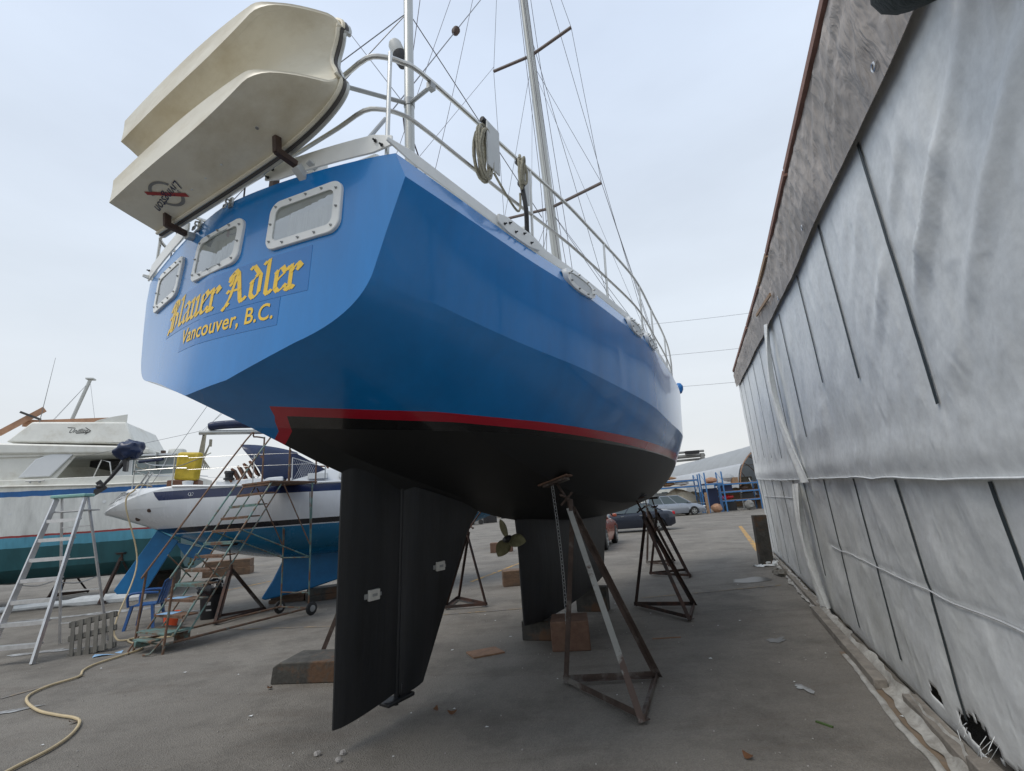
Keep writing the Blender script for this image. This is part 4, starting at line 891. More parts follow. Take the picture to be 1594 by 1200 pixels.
for s in (5.1, 5.75, 6.4):
    q = MB(); q.box((.865-.05*(s-5), s, 2.70), (.03, .42, .15), M=Matrix.Rotation(-.33, 3, 'Y')); q.build('cabin_window', 'grey_white', sb, bevel=.02)
q = MB(); q.tube([(.72, 4.6, 2.94), (.55, 7.4, 2.9)], .018, 6)
for s in (4.6, 5.3, 6, 6.7, 7.4): q.box((.72-.06*(s-4.6), s, 2.90), (.03, .05, .08))
q.build('grab_rail', 'teak', sb)
q = MB()
for i in range(7): q.box((.60, 3.35+.11*i, 2.74+.05*i), (.5, .05, .34), M=Matrix.Rotation(.5, 3, 'X'))
q.build('teak_grating', 'teak', sb, bevel=.01)
# dodger
q = MB(); q.slab(lambda u, v: (.92*math.cos(math.pi*(1-u))*(1-.06*v), 4.02+.62*v-.52*min(1, math.sin(math.pi*u)*1.6)*(1-v), 2.68+.80*min(1, (math.sin(math.pi*u)*1.5))**.8*(1-.25*v*v)), 22, 8, (0, 0, -.012))
q.build('dodger', 'navy_gloss', sb, ang=50)
q = MB(); q.add([(-.9, 4.58, 2.55), (.9, 4.58, 2.55), (.75, 5.25, 2.86), (-.75, 5.25, 2.86), (-.8, 4.55, 3.28), (.8, 4.55, 3.28)], [(0, 1, 5, 4), (1, 2, 5), (0, 4, 3), (4, 5, 2, 3)]); q.build('dodger_front', 'navy', sb)
q = MB()
for sgn in (.9, -.9): q.tube([(sgn, 3.6, 2.7), (sgn*.95, 3.85, 3.2)], .012, 6); q.tube([(sgn, 4.1, 2.7), (sgn*.95, 3.75, 3.15)], .012, 6)
q.build('dodger_frame', 'stainless', sb)
# boom with sail cover and sheets
boom = MB().tube([(0, 2.55, 3.86), (0, 6.4, 3.88)], .055, 12); bo = boom.build('boom', 'mast_alu', sb)
q = MB(); q.tube(sm([(0, 2.72, 4.0), (0, 3.2, 4.05), (0, 4.4, 4.08), (0, 6.2, 4.25)], 5), [.075]+[.10]*14+[.13], 12); q.build('sail_cover', 'navy_gloss', bo)
q = MB()
for i in range(6): q.tube([(.02*i-.05, 2.62+.015*i, 3.82), (.06*i-.15, 2.55+.03*i, 3.4-.03*i), (.05*i-.12, 2.60+.05*i, 3.02)], .012, 5)
q.tube([(0, 2.8, 3.66), (.15, 2.5, 2.75)], .012, 5); q.tube([(0, 2.8, 3.66), (.25, 2.6, 2.75)], .012, 5); q.box((.0, 2.79, 3.62), (.06, .05, .16)); q.build('mainsheet', 'rope', bo)
q = MB().tube([(0, 6.5, 2.5), (0, 6.5, 12.)], .08, 12); q.build('mast', 'mast_alu', sb)
q = MB(); q.tube([(0, 6.5, 11.8), (0, 1.75, 2.75)], .005, 5); q.tube([(0, 6.4, 8), (0, 2.6, 3.9)], .004, 5); q.tube([(0, 6.3, 9), (0, 2.65, 3.9)], .004, 5)
for sgn in (1, -1): q.tube([(0, 6.5, 11.8), (sgn*1.3, 6.6, 2.5)], .005, 5)
q.tube([(0, 2.58, 3.9), (-.2, .2, 3.35)], .004, 5); q.build('rigging', 'wire', sb)
# rails
q = MB()
def sbr(s, z): return (table(SBT, max(1.2, s))[0]-.06, s+.25, z)
for sgn in (1, -1):
    for z in (2.98, 3.22):
        q.tube(sm([(sgn*.05, 1.55, z), (sgn*.4, 1.55, z), (sgn*.6, 1.65, z), (sgn*.86, 2.3, z), (sgn*.98, 2.6, z-.02)], 3), .013, 6)
        q.tube([(sgn*sbr(s, 0)[0], sbr(s, 0)[1], z-.05) for s in (2.35, 3.6, 5, 6.5, 8, 9.4)], .0045, 5)
    for s in (1.3, 2.1): a = sbr(s, 0); q.tube([(sgn*a[0], a[1], 2.6), (sgn*a[0], a[1], 3.22)], .012, 6)
q.build('stern_rail', 'stainless', sb)
for sgn in (1, -1):
    for s in (3.6, 5, 6.5, 8): a = sbr(s, 0); MB().tube([(sgn*a[0], a[1], 2.5), (sgn*a[0], a[1], 3.18)], .011, 6).build('stanchion', 'stainless', sb)
q = MB(); q.tube([(.1, 1.5, 2.62), (.12, 1.72, 3.0)], .02, 8); q.tube([(-.15, 1.5, 2.62), (-.1, 1.72, 3.0)], .02, 8); q.build('stern_ladder', 'stainless', sb)
q = MB(); q.lathe([(.10, 0), (.11, .03), (.075, .05), (.08, .12), (.10, .14), (.09, .18), (0, .18)], (.86, 3.35, 2.70), (0, 0, 1), 14); q.build('winch', 'black_plastic', sb)
q = MB(); q.tube([(.45, 1.62, 3.18), (.8, 2.12, 3.18)], .03, 8); q.build('rail_cushion', 'navy', sb)
q = MB(); q.tube([(.55, 2.45, 2.6), (.75, 2.32, 3.3)], .022, 8); q.tube([(.78, 2.75, 2.6), (.62, 2.35, 3.1)], .03, 8); q.build('crutch', 'mast_alu', sb)
q = MB(); q.box((.55, 2.5, 2.68), (.5, .55, .14)); q.build('teak_seat', 'teak', sb, bevel=.02)
q = MB(); q.lathe([(.08, 0), (.1, .1), (.1, .12), (.07, .13), (0, .13)], (.9, 2.62, 2.58), (0, 0, 1), 14); q.build('bucket', 'gelcoat', sb)
def W2(p): return BF.W(p[1], p[0], p[2])
def place(q, name, m_, label, cat, mtx, group=None, **k): o = q.build(name, m_, **k); o.matrix_world = mtx; return tag(o, label, cat, group)
# outboard motor: a thing clamped on the stern rail
om = empty('outboard_motor', 'outboard motor with a dark blue fabric hood tilted up on the white sailboat stern rail', 'outboard motor', mtx=BF.mtx() @ Matrix.Translation((.30, 1.40, 3.12)))
q = MB(); rg = random.Random(4)

for i in range(17):
    th = math.pi*i/16
    for j in range(24):
        ph = 2*math.pi*j/24; d = Vector((math.sin(th)*math.cos(ph), math.sin(th)*math.sin(ph)*1.25, math.cos(th)*.95)); k = .205*(1+.32*noise.noise(d*2.1+Vector((3, 1, 4)))+.10*abs(noise.noise(d*5))); q.v.append(tuple(Vector((0, -.02, .33))+d*k))
q.f += [[i*24+j, (i+1)*24+j, (i+1)*24+(j+1) % 24, i*24+(j+1) % 24] for i in range(16) for j in range(24)]; q.mi += [0]*(16*24)
q.build('hood', 'navy_gloss', om, ang=50)
q = MB(); q.tube([(0, -.02, .22), (0, -.1, .05)], [.07, .055], 10); q.tube([(0, -.08, .12), (0, -.28, -.22), (0, -.38, -.36)], [.05, .035, .03], 8); q.box((0, -.05, .0), (.14, .06, .22)); q.build('leg', 'black_plastic', om)
q = MB(); q.box((0, -.42, -.38), (.03, .22, .10), M=Matrix.Rotation(-.9, 3, 'X')); q.slab(lambda u, v: (0+.02*(u-.5), -.46+.16*(u-.5), -.48+.14*(v-.5)+.1*(u-.5)), 4, 4, (.012, 0, 0)); q.ball((0, -.45, -.40), .045, 8, (1, 1.6, 1)); q.build('gearcase', 'black_plastic', om)
q = MB(); q.box((0, 0, 0), (.46, .18, .58)); q2 = q.build('valise', 'yellow_bag', bevel=.05); q2.matrix_world = BF.mtx() @ Matrix.Translation((.76, 2.58, 3.02)) @ Matrix.Rotation(R(72), 4, 'Z') @ Matrix.Rotation(R(4), 4, 'Y')
q2.name = 'yellow_bag'; tag(q2, 'yellow canvas bag lashed upright to the stern rail of the white sailboat', 'bag')
q = MB()
for z, x0, x1 in ((.09, -.10, -.03), (.09, 0, .12), (.05, -.02, .10), (-.02, -.08, -.05), (-.02, 0, .02), (-.02, .05, .07)):
    q.box(((x0+x1)/2, -.082, z), (x1-x0, .002, .025))
q.build('print_marks', 'dark_text', q2, ang=0)
q = MB(); P = [W2(p) for p in sm([(.35, 1.5, 3.1), (.55, 1.85, 3.0), (.86, 2.35, 3.0), (.93, 2.7, 3.12), (.7, 2.95, 3.3)], 6)]; q.tube(P, .010, 6); q.tube([W2(p) for p in sm([(-.1, 1.4, 3.2), (.3, 1.6, 3.0), (.6, 1.8, 3.05)], 5)], .008, 6); tag(q.build('cord', 'rope'), 'thin pale cord looped round the yellow bag and stern rail', 'cord')
# ================================================================ HOSE: over the sailboat's stern and along the ground
P = [W2((.5, 1.9, 2.66)), W2((.72, 1.75, 2.68)), W2((.86, 1.72, 2.58)), W2((.92, 1.62, 2.3)), Vector((-7.45, 9.7, 1.2)), Vector((-7.2, 9.05, .3)), Vector((-7.05, 8.9, .03)), Vector((-6.7, 8.75, .02)), Vector((-6.2, 8.9, .02)), Vector((-5.9, 9.05, .02)), Vector((-6.0, 8.7, .03)), Vector((-6.6, 8.75, .04))]
P += [G(*p, .02) for p in ((200, 998), (222, 1008), (190, 1020), (150, 1033), (130, 1043), (122, 1053), (80, 1066), (48, 1080), (42, 1092), (60, 1106), (90, 1113), (115, 1117), (124, 1124), (112, 1142), (80, 1165), (20, 1196), (-60, 1240))]
tag(MB().tube(sm(P, 8), .0135, 8).build('garden_hose', 'hose'), 'long tan hose hanging from the white sailboat and snaking across the asphalt', 'hose')
# ================================================================ THE OLD MOTOR CRUISER
PF = Fr((-11.5, 13.3), (.95, .316))
pc = empty('motor_cruiser', 'old white motor cruiser with a blue stripe, flybridge and scuffed teal underbody', 'motor boat', mtx=Matrix(((PF.n.x, PF.d.x, 0, PF.o.x), (PF.n.y, PF.d.y, 0, PF.o.y), (0, 0, 1, 0), (0, 0, 0, 1))))
zbands('cruiser_hull', [(1.60, (.02, .10, .115)), (1.86, (.10, .34, .46)), (1.91, (.33, .05, .05)), (2.90, (.68, .69, .66)), (3.04, (.02, .12, .33)), (9, (.68, .68, .62))], rough=.5, noise_amt=.05, var=.22, scale=2.4, bump=.1)
# local x = toward the camera, y = along the side to the right (stern at y=+2), z up; the near side is x=0
def pcs(y):   # half section near side -> keel -> far side, beam 3.4
    f = max(0, (-2.5-y)/6.0); hb = 1.7*(1-f**2*.85); zs = 3.12+.06*max(0, -y)*.5+f*.5
    q = [(0-f*f*1.4, zs), (-.02-f*f*1.45, 2.6), (-.10-f*f*1.5, 1.95), (-.16-f*f*1.5, 1.6), (-.30-f*f*1.4, 1.05), (-.75-.4*f, .74+f*.5), (-1.7, .62+f*.7)]
    return q+[(-3.4-x, z) for x, z in reversed(q[:-1])]
ys = [-8.5+10.5*i/40 for i in range(41)]; rows = [[(x, y, z) for x, z in pcs(y)] for y in ys]; n = len(rows[0])
b = MB(); b.add([v for r in rows for v in r], [(i*n+j, i*n+j+1, (i+1)*n+j+1, (i+1)*n+j) for i in range(40) for j in range(n-1)]); b.add(rows[-1], [tuple(range(n))]); b.add([r[0] for r in rows]+[r[-1] for r in rows], [(i, i+1, 41+i+1, 41+i) for i in range(40)])
b.build('hull', 'cruiser_hull', pc, ang=28)
q = MB(); q.tube([(r[0][0]+.01, r[0][1], r[0][2]) for r in rows], .03, 6); q.tube([(r[0][0]+.01, r[0][1], 3.08) for r in rows[:1]]+[(.02, 2.0, 3.08)], .001, 4); q.build('rub_rail', 'old_white', pc)
# deckhouse side with a real opening: panels round a window
def pbox(y0, y1, z0, z1, x0, x1, name, m_, bev=.015, par=None): q = MB(); q.box(((x0+x1)/2, (y0+y1)/2, (z0+z1)/2), (abs(x1-x0), y1-y0, z1-z0)); return q.build(name, m_, par or pc, bevel=bev)
pbox(-3.4, 1.95, 3.05, 3.36, -3.1, -.12, 'side_deck', 'old_white')
q = MB(); q.prism([(-.30, -3.6, 3.36), (-.30, -1.15, 3.36), (-.30, -.72, 4.06), (-.30, .40, 4.02), (-.30, .40, 4.10), (-.30, -3.0, 4.2)], (-.05, 0, 0)); q.build('cabin_side', 'old_white', pc, bevel=.01)
q = MB(); q.prism([(-.27, -1.95, 3.42), (-.27, -1.25, 3.42), (-.27, -.80, 4.02), (-.27, -1.3, 4.04), (-.27, -1.62, 3.92)], (.05, 0, 0)); q.build('quarter_window_panel', 'gelcoat', pc, bevel=.03)
q = MB(); q.prism([(-.30, .12, 3.36), (-.30, .62, 3.36), (-.30, .55, 4.02), (-.30, .38, 4.02)], (-.04, 0, 0)); q.build('aft_post', 'grey_white', pc, bevel=.01)
pbox(-3.4, .5, 3.36, 4.1, -3.1, -3.05, 'far_cabin_side', 'old_white')
pbox(-3.3, .55, 3.98, 4.10, -3.1, -.25, 'saloon_ceiling', 'old_white')
q = MB(); q.box((-1.9, -.35, 3.86), (1.2, 1.0, .18)); q.build('overhead_locker', 'near_black', pc)
q = MB(); q.tube([(-.16, -.25, 3.3), (-.16, -.10, 3.82), (-.16, .1, 3.75), (-.16, .2, 3.3)], .018, 6); q.build('hand_rail', 'stainless', pc)
q = MB(); q.prism([(-.18, -3.6, 4.10), (-.18, 1.0, 3.98), (-.18, 1.0, 4.13), (-.18, .5, 4.2), (-.18, -3.3, 4.42)], (-3.0, 0, 0)); q.build('cabin_roof', 'old_white', pc, bevel=.05)
q = MB(); q.add([(-.35, -2.42, 4.42), (-.35, .58, 4.28), (-.48, .24, 4.96), (-.48, -1.98, 5.0), (-2.9, -2.42, 4.42), (-2.9, .58, 4.28), (-2.75, .24, 4.96), (-2.75, -1.98, 5.0)], [(0, 1, 2, 3), (7, 6, 5, 4), (0, 3, 7, 4), (1, 5, 6, 2), (3, 2, 6, 7), (0, 4, 5, 1)]); fb = q.build('flybridge', 'old_white', pc, bevel=.05)
q = MB(); q.slab(lambda u, v: (-.55, -.6+.82*u, 4.96+(.24*u**.6)*v), 8, 3, (-.03, 0, 0)); q.build('wind_deflector', 'old_white', pc)
q = MB(); q.tube([(-.4, -2.3, 4.45), (-.36, .55, 4.32)], .008, 5); q.build('drip_rail', 'mesh_grey', pc)
def on_fly(x, y): y_ = -.84+x; z = 4.68+y; return (-.35-.13*(z-4.35)/.62+.012, y_, z)
txt_on('Uniflite', .17, -.24, -.03, on_fly, 'dark_text', 'lettering', fb, .5, .46, .001)
q = MB()
for a, b_ in (((-.28, .13), (-.1, .11)), ((-.05, -.05), (.26, -.02)), ((.14, .12), (.28, .02)), ((.28, .02), (.16, -.08))):
    A_, B_ = Vector(on_fly(*a)), Vector(on_fly(*b_)); q.bar(A_, B_, .018, .003, up=(1, 0, 0))
q.build('arrow_mark', 'dark_text', fb, ang=0)
q = MB(); q.box((-1.2, 1.25, 3.72), (2.4, .02, .5)); q.build('aft_curtain', 'window_glass', pc)
q = MB(); q.prism([(-.25, .62, 3.12), (-.25, 1.85, 3.12), (-.25, 1.75, 3.82), (-.25, .58, 3.92)], (-.015, 0, 0)); q.build('side_curtain', 'vinyl', pc)
q = MB(); q.tube([(-.24, .62, 3.15), (-.24, .6, 3.95), (-.24, 1.8, 3.85), (-.24, 1.9, 3.1)], .02, 6); q.tube([(-.24, 1.2, 3.12), (-.24, 1.45, 3.85)], .015, 6); q.box((-.7, 1.2, 3.92), (1.2, 1.3, .05)); q.build('awning_frame', 'gelcoat', pc)
q = MB(); q.lathe([(.0, .0), (.22, .0), (.24, .05), (.22, .14), (.15, .17), (0, .175)], (-.7, 1.55, 3.98), (0, 0, 1), 18); q.build('radar_dome', 'old_white', pc)
q = MB(); q.box((-.5, 1.25, 3.98), (.1, .1, .2)); q.build('lamp', 'dark_wood', pc)
q = MB(); q.tube([(-.02, -1.65, 3.30), (-.02, -1.25, 3.30)], .018, 6); q.box((-.02, -1.55, 3.27), (.04, .03, .05)); q.box((-.02, -1.35, 3.27), (.04, .03, .05)); q.build('cleat', 'grey_metal', pc)
q = MB(); q.lathe([(.055, 0), (.05, .015), (.02, .016), (0, .0)], (-.05, -1.87, 2.5), (1, 0, 0), 14); q.lathe([(.045, 0), (.04, .02), (0, .02)], (-.03, .15, 2.66), (1, 0, 0), 12); q.build('drain', 'gelcoat', pc)
q = MB(); q.tube([(-.5, -1.82, 4.9), (-.5, -1.70, 6.9)], [.010, .004], 5); q.build('whip_aerial', 'mesh_grey', pc)
q = MB(); q.tube([(-1.6, -1.68, 4.9), (-1.6, -1.28, 6.55)], .05, 8); q.box((-1.6, -1.27, 6.56), (.2, .2, .04)); q.build('stub_mast', 'mast_alu', pc)
q = MB(); q.tube([(-1.6, -1.28, 6.5), (-1.4, -2.1, 5.0)], .004, 4); q.tube([(-1.6, -1.28, 6.5), (-1.7, -1.0, 5.0)], .004, 4); q.tube([(-1.6, -1.28, 6.5), (-1.2, -1.95, 5.0)], .004, 4); q.build('stays', 'wire', pc)
# timber on the flybridge
for i, (c, d, rz, m_, lb) in enumerate((((-1.0, -1.3, 5.08), (.05, 2.2, .18), .03, 'tan_board', 'long brown board lying along the top of the cruiser flybridge'), ((-1.3, -2.1, 5.08), (.05, 1.0, .22), -.1, 'tan_board', 'short tan board at the front of the cruiser flybridge'))):
    q = MB(); q.box((0, 0, 0), d); place(q, 'board', m_, lb, 'board', pc.matrix_world @ Matrix.Translation(c) @ Matrix.Rotation(rz, 4, 'X'), 'boards on the old cruiser')
q = MB()
q.bar((-.9, -2.9, 4.75), (-.9, -1.95, 5.45), .04, .16)
place(q, 'board', 'tan_board', 'light wooden board sticking up slantwise at the left edge of the flybridge', 'board', pc.matrix_world.copy(), 'boards on the old cruiser')
q = MB(); q.bar((-.8, -2.45, 5.35), (-.8, -1.95, 5.12), .03, .06); place(q, 'board', 'dark_text', 'short dark batten crossing the slanted board on the flybridge', 'board', pc.matrix_world.copy(), 'boards on the old cruiser')
# supports under the cruiser
jack([(-11.9, 14.35), (-11.25, 13.5), (-10.9, 14.5)], 0, (-11.0, 13.75, 1.18), (-11.0, 13.8, 1.25), 'dark tripod stand under the stern of the old motor cruiser', 'rust_dark', padm='black_plastic', handle=False, name='boat_stand', group='stands under the boats on the left')
jack([(-15.2, 16.6), (-14.3, 16.7), (-14.8, 15.8)], 0, (-14.75, 16.3, .95), (-14.7, 16.2, .98), 'stand under the middle of the old motor cruiser, seen behind the aluminium ladder', 'rust_dark', padm='black_plastic', handle=False, group='stands under the boats on the left')
q = MB(); q.box((0, 0, .15), (.9, 1.6, .3)); q.box((.05, .1, .43), (.7, 1.4, .26)); o = q.build('keel_block', 'near_black', bevel=.02); o.location = (-14.3, 11.9, 0); o.rotation_euler = (0, 0, .3); tag(o, 'black stack of timbers under the keel of the old motor cruiser at the left edge', 'timber block', 'blocks under the boats on the left')
def blk(x, y, d, rz, lb, m_='block_dark'):
    q = MB(); q.box((0, 0, d[2]*.25), (d[0], d[1], d[2]*.49)); q.box((.02, .01, d[2]*.75), (d[0]*.95, d[1]*.97, d[2]*.5)); o = q.build('timber_stack', m_, bevel=.012); o.location = (x, y, 0); o.rotation_euler = (0, 0, rz); tag(o, lb, 'timber block', 'blocks under the boats on the left')
blk(-11.8, 16.5, (.9, .5, .95), .25, 'brown stack of timbers seen just right of the blue rudder')
blk(-11.2, 19.2, (1.6, .6, .55), .25, 'far brown timbers behind the rolling staircase', 'block_wood')
blk(-5.45, 11.75, (.75, .3, .17), .2, 'flat timber under the aft tip of the bright blue keel', 'block_wood')
p_ = BF.W(5.3, 0, 0); blk(p_.x, p_.y, (.8, .5, .26), .5, 'stack of thin planks under the front of the bright blue keel')
jack([(-6.1, 10.2), (-5.75, 9.55), (-5.45, 10.75)], 0, (-5.85, 10.1, .95), (-5.95, 10.15, 1.38), 'stand with a black screw holding up the white sailboat behind the rolling staircase', 'rust_dark', m2='rust', padm='black_plastic', handle=False, group='stands under the boats on the left')
# ================================================================ ALUMINIUM STEPLADDER
ld = empty('stepladder', 'tall aluminium stepladder with a pale green top standing by the old cruiser', 'ladder', (-7.6, 8.2, 0), R(4))
FL, FR_, TL, TR = Vector((-.36, -.58, 0)), Vector((.34, -.60, 0)), Vector((-.26, .10, 2.40)), Vector((.20, .10, 2.40))
for a, b_ in ((FL, TL), (FR_, TR)):
    q = MB(); q.bar(a, b_, .028, .085); q.bar(a+Vector((.012 if a is FL else -.012, -.0, 0)), b_, .02, .09); q.build('front_rail', 'alu_ladder', ld, bevel=.003)
BL, BR = Vector((-.42, .80, 0)), Vector((.42, .72, 0))
for a, b_ in ((BL, TL+Vector((.02, .08, 0))), (BR, TR+Vector((-.02, .08, 0)))): MB().bar(a, b_, .03, .035).build('rear_rail', 'alu_ladder', ld, bevel=.003)
for i in range(7):
    u = (i+.85)/8.05; a = FL.lerp(TL, u); b_ = FR_.lerp(TR, u); q = MB(); q.box((a+b_)/2+Vector((0, .02, 0)), ((b_-a).length, .10, .025)); q.box((a+b_)/2+Vector((0, -.028, -.018)), ((b_-a).length, .006, .05)); q.build('step', 'alu_ladder', ld)
for u in (.14, .36, .58, .80):
    a = BL.lerp(TL+Vector((.02, .08, 0)), u); b_ = BR.lerp(TR+Vector((-.02, .08, 0)), u); MB().bar(a, b_, .02, .02).build('brace', 'alu_ladder', ld)
q = MB(); q.box((-.03, .13, 2.43), (.56, .22, .05)); q.build('top_cap', 'teal_cap', ld, bevel=.012)
q = MB(); q.box((-.03, .22, 2.18), (.62, .26, .02)); q.build('bucket_shelf', 'alu_ladder', ld)
for a, b_ in ((FL.lerp(TL, .45), BL.lerp(TL, .45)), (FR_.lerp(TR, .45), BR.lerp(TR, .45))): MB().tube(sm([a, (a+b_)/2+Vector((0, 0, -.06)), b_], 4), .008, 5).build('spreader_bar', 'grey_metal', ld)
# ================================================================ WOODEN PALLET leaning
pl = empty('pallet', 'small grey wooden pallet standing on edge in front of the aluminium ladder', 'pallet', (-6.72, 8.02, 0)); pl.rotation_euler = (R(-14), R(-9), R(20))
for i in range(6):
    MB().box((-.24+.098*i, 0, .27), (.052, .018, .54)).build('slat', 'pallet_wood', pl, bevel=.003)
for z in (.05, .30, .50): MB().box((0, .045, z), (.60, .07, .08)).build('cross_bar', 'pallet_wood', pl, bevel=.004)
# ================================================================ BLUE PLASTIC CHAIR
ch = empty('plastic_chair', 'blue plastic garden chair standing beside the rolling staircase', 'chair', (-7.35, 9.95, 0), R(-75))
q = MB(); q.slab(lambda u, v: (-.23+.46*u, -.22+.44*v, .42-.015*math.sin(math.pi*u)+.02*v*0), 8, 8, (0, 0, -.02)); q.build('seat', 'chair_blue', ch)
def cb(u, v): return (-.22+.44*u, .22+.12*v+.03*math.sin(math.pi*u), .42+.44*v-(.04*(2*u-1)**2 if v > .9 else 0))
q = MB()
for i in range(5): q.slab(lambda u, v: cb(.04+.2*i+.12*u, v), 2, 6, (0, .012, 0))
q.slab(lambda u, v: cb(u, .85+.15*v), 8, 2, (0, .014, 0)); q.build('backrest', 'chair_blue', ch)
for sx in (-1, 1):
    for sy in (-1, 1): q = MB(); q.prism([(sx*.20-.03, sy*.19, .42), (sx*.20+.03, sy*.19, .42), (sx*.26+.02, sy*.26, 0), (sx*.26-.02, sy*.26, 0)], (0, -sy*.045, 0)); q.build('leg', 'chair_blue', ch)
    q = MB(); q.tube(sm([(sx*.24, .26, .62), (sx*.28, .1, .64), (sx*.28, -.15, .64), (sx*.26, -.23, .58), (sx*.23, -.22, .40)], 4), .022, 8); q.build('armrest', 'chair_blue', ch)
# ================================================================ BIN, BUCKET, PAPERS
bn = empty('rubbish_bin', 'black bin lined with a bulging black bag behind the staircase steps', 'bin', (-6.35, 10.35, 0))
q = MB(); q.lathe([(.17, 0), (.19, .25), (.21, .50), (.23, .52), (.21, .52), (.18, .1)], (0, 0, 0), (0, 0, 1), 18); q.build('body', 'bin_black', bn)
q = MB(); q.ball((0, 0, .55), .24, 16, (1.1, 1.0, .75), .14, 9); q.build('bag', 'bag_black', bn, ang=20)
q = MB(); q.box((.07, -.205, .30), (.09, .004, .06), rz=.1); q.box((.08, -.2, .18), (.10, .004, .03), rz=.1); q.build('sticker', 'grey_metal', bn)
bu = empty('bucket', 'orange-red plastic bucket standing under the lower steps of the staircase', 'bucket', (-6.72, 9.75, 0)); bu.scale = (.85, .85, .8)
MB().lathe([(.12, 0), (.155, .30), (.165, .31), (.165, .33), (.15, .33), (.115, .02), (0, .02)], (0, 0, 0), (0, 0, 1), 18).build('body', 'orange_plastic', bu); MB().tube(sm([(-.16, 0, .31), (0, -.14, .22), (.16, 0, .31)], 5), .005, 5).build('handle', 'mesh_grey', bu)
for px, py, sx, sy, lb in ((168, 1019, .34, .16, 'pale blue sheet of paper on the ground right of the pallet'),):
    p = G(px, py); q = MB(); q.slab(lambda u, v: ((u-.5)*sx, (v-.5)*sy, .008+.012*math.sin(5*u+2*v)), 6, 4, (0, 0, .001)); o = q.build('paper', 'paper_blue'); o.location = p; o.rotation_euler = (0, 0, .5); tag(o, lb, 'paper')
# white rolled sheet behind the chair
q = MB(); q.tube(sm([(-14.2, 13.2, .06), (-12.2, 13.6, .10), (-10.4, 13.9, .10)], 6), [.08]*7+[.14]*6, 10); tag(q.build('rolled_sheet', 'paper_white'), 'long white rolled sheet lying on the ground under the blue rudder', 'sheet')
# ================================================================ ROLLING STAIRCASE
RS0, RS1 = Vector((-5.70, 7.83, 0)), Vector((-4.54, 10.07, 0)); rd = (RS1-RS0).normalized()
rs = empty('rolling_staircase', 'rusty green wheeled steel staircase with handrails leading up to the white sailboat', 'rolling stairs', RS0, math.atan2(-rd.x, rd.y))
LS = (RS1-RS0).length; hw = .40
def tb(a, b_, name, m_='green_steel', r=.016): return MB().tube([a, b_], r, 8).build(name, m_, rs)
NS = 11; z0, zt = .26, 2.50; y0, yt = .12, 1.62
def stp(i): return (y0+(yt-y0)*i/NS, z0+(zt-z0)*i/NS)
for i in range(NS):
    y, z = stp(i); q = MB(); q.box((0, y+.09, z), (2*hw-.02, .24 if i else .42, .022)); q.box((0, y-.02, z-.02), (2*hw-.02, .012, .03)); q.build('step', ('green_steel', 'rusty_steel')[i % 3 > 0], rs)
q = MB(); q.box((0, (yt+LS)/2+.02, zt), (2*hw+.04, LS-yt+.16, .03)); q.box((0, yt-.03, zt-.03), (2*hw, .03, .06)); q.build('platform', 'rusty_steel', rs)
for sx in (-1, 1):
    x = sx*hw
    tb((x, y0, z0-.05), (x, yt+.0, zt), 'stringer', 'green_steel'); tb((x*.98, y0+.22, z0-.05), (x*.98, yt+.2, zt-.05), 'stringer', 'green_steel', .013)
    tb((x, LS, .12), (x, LS, zt), 'rear_post', 'green_steel'); tb((x, .0, .0), (x, .06, 1.12), 'front_post', 'rusty_steel', .018)
    q = MB(); q.tube(sm([(x, .06, 1.12), (x, .12, 1.22), (x, yt-.05, zt+.86), (x, yt+.12, zt+.95), (x, yt+.35, zt+.95)], 4), .016, 8); q.build('handrail', 'rusty_steel' if sx < 0 else 'green_steel', rs)
    tb((x, yt+.35, zt+.97), (x, yt+.35, zt), 'platform_post', 'rusty_steel'); tb((x, LS+.08, zt+.75), (x, LS+.08, zt-.05), 'platform_post', 'rusty_steel')
    tb((x, .0, .13), (x, LS, .13), 'base_rail', 'rusty_steel', .018)
    tb((x, LS, 1.05), (x, 1.05, 1.68), 'brace', 'green_steel', .012); tb((x, LS, 1.05), (x, LS-.05, 2.3), 'brace', 'green_steel', .01); tb((x, LS-.02, 1.3), (x, yt+.25, zt-.06), 'brace', 'rusty_steel', .012); tb((x, .35, 1.35), (x, .75, .95), 'brace', 'green_steel', .012)
    w_ = MB(); w_.lathe([(.03, -.03), (.085, -.03), (.115, -.02), (.12, 0), (.115, .02), (.085, .03), (.03, .03)], (sx*(hw+.06), LS+.02, .12), (1, 0, 0), 20); wh = w_.build('wheel', 'rubber', rs)
    MB().lathe([(.0, -.034), (.05, -.034), (.06, -.032), (.06, .032), (.05, .034), (0, .034)], (sx*(hw+.06), LS+.02, .12), (1, 0, 0), 14).build('rim', 'grey_metal', wh)
    q = MB(); q.tube([(sx*(hw-.06), .02, .2), (sx*(hw-.1), -.12, .03), (sx*(hw-.2), -.16, .02)], .014, 6); q.build('foot', 'rusty_steel', rs)
for y, z, nm in ((LS, .13, 'axle'), (LS, 1.05, 'cross_tube'), (0, .13, 'cross_tube'), (LS, .40, 'cross_tube')): tb((-hw, y, z), (hw, y, z), nm, 'green_steel', .013)
q = MB(); q.box((0, -.03, .18), (.5, .14, .03)); q.box((-.12, -.03, .13), (.05, .2, .1)); q.box((.22, .35, .16), (.08, .2, .1)); q.build('foot_pedal', 'green_steel', rs, bevel=.006)
q = MB()
for i in range(9):
    for dz in (1, -1):
        y_a = yt+.45+.05*i; a = Vector((hw, y_a, zt+(.03 if dz > 0 else .42))); b_ = a+Vector((0, .22, dz*.36)); 
        if b_.y < LS+.12: q.tube([a, b_], .0025, 4)
q.tube([(hw, yt+.42, zt), (hw, yt+.42, zt+.46), (hw, LS+.1, zt+.34)], .012, 6); q.build('netting', 'paper_white', rs)
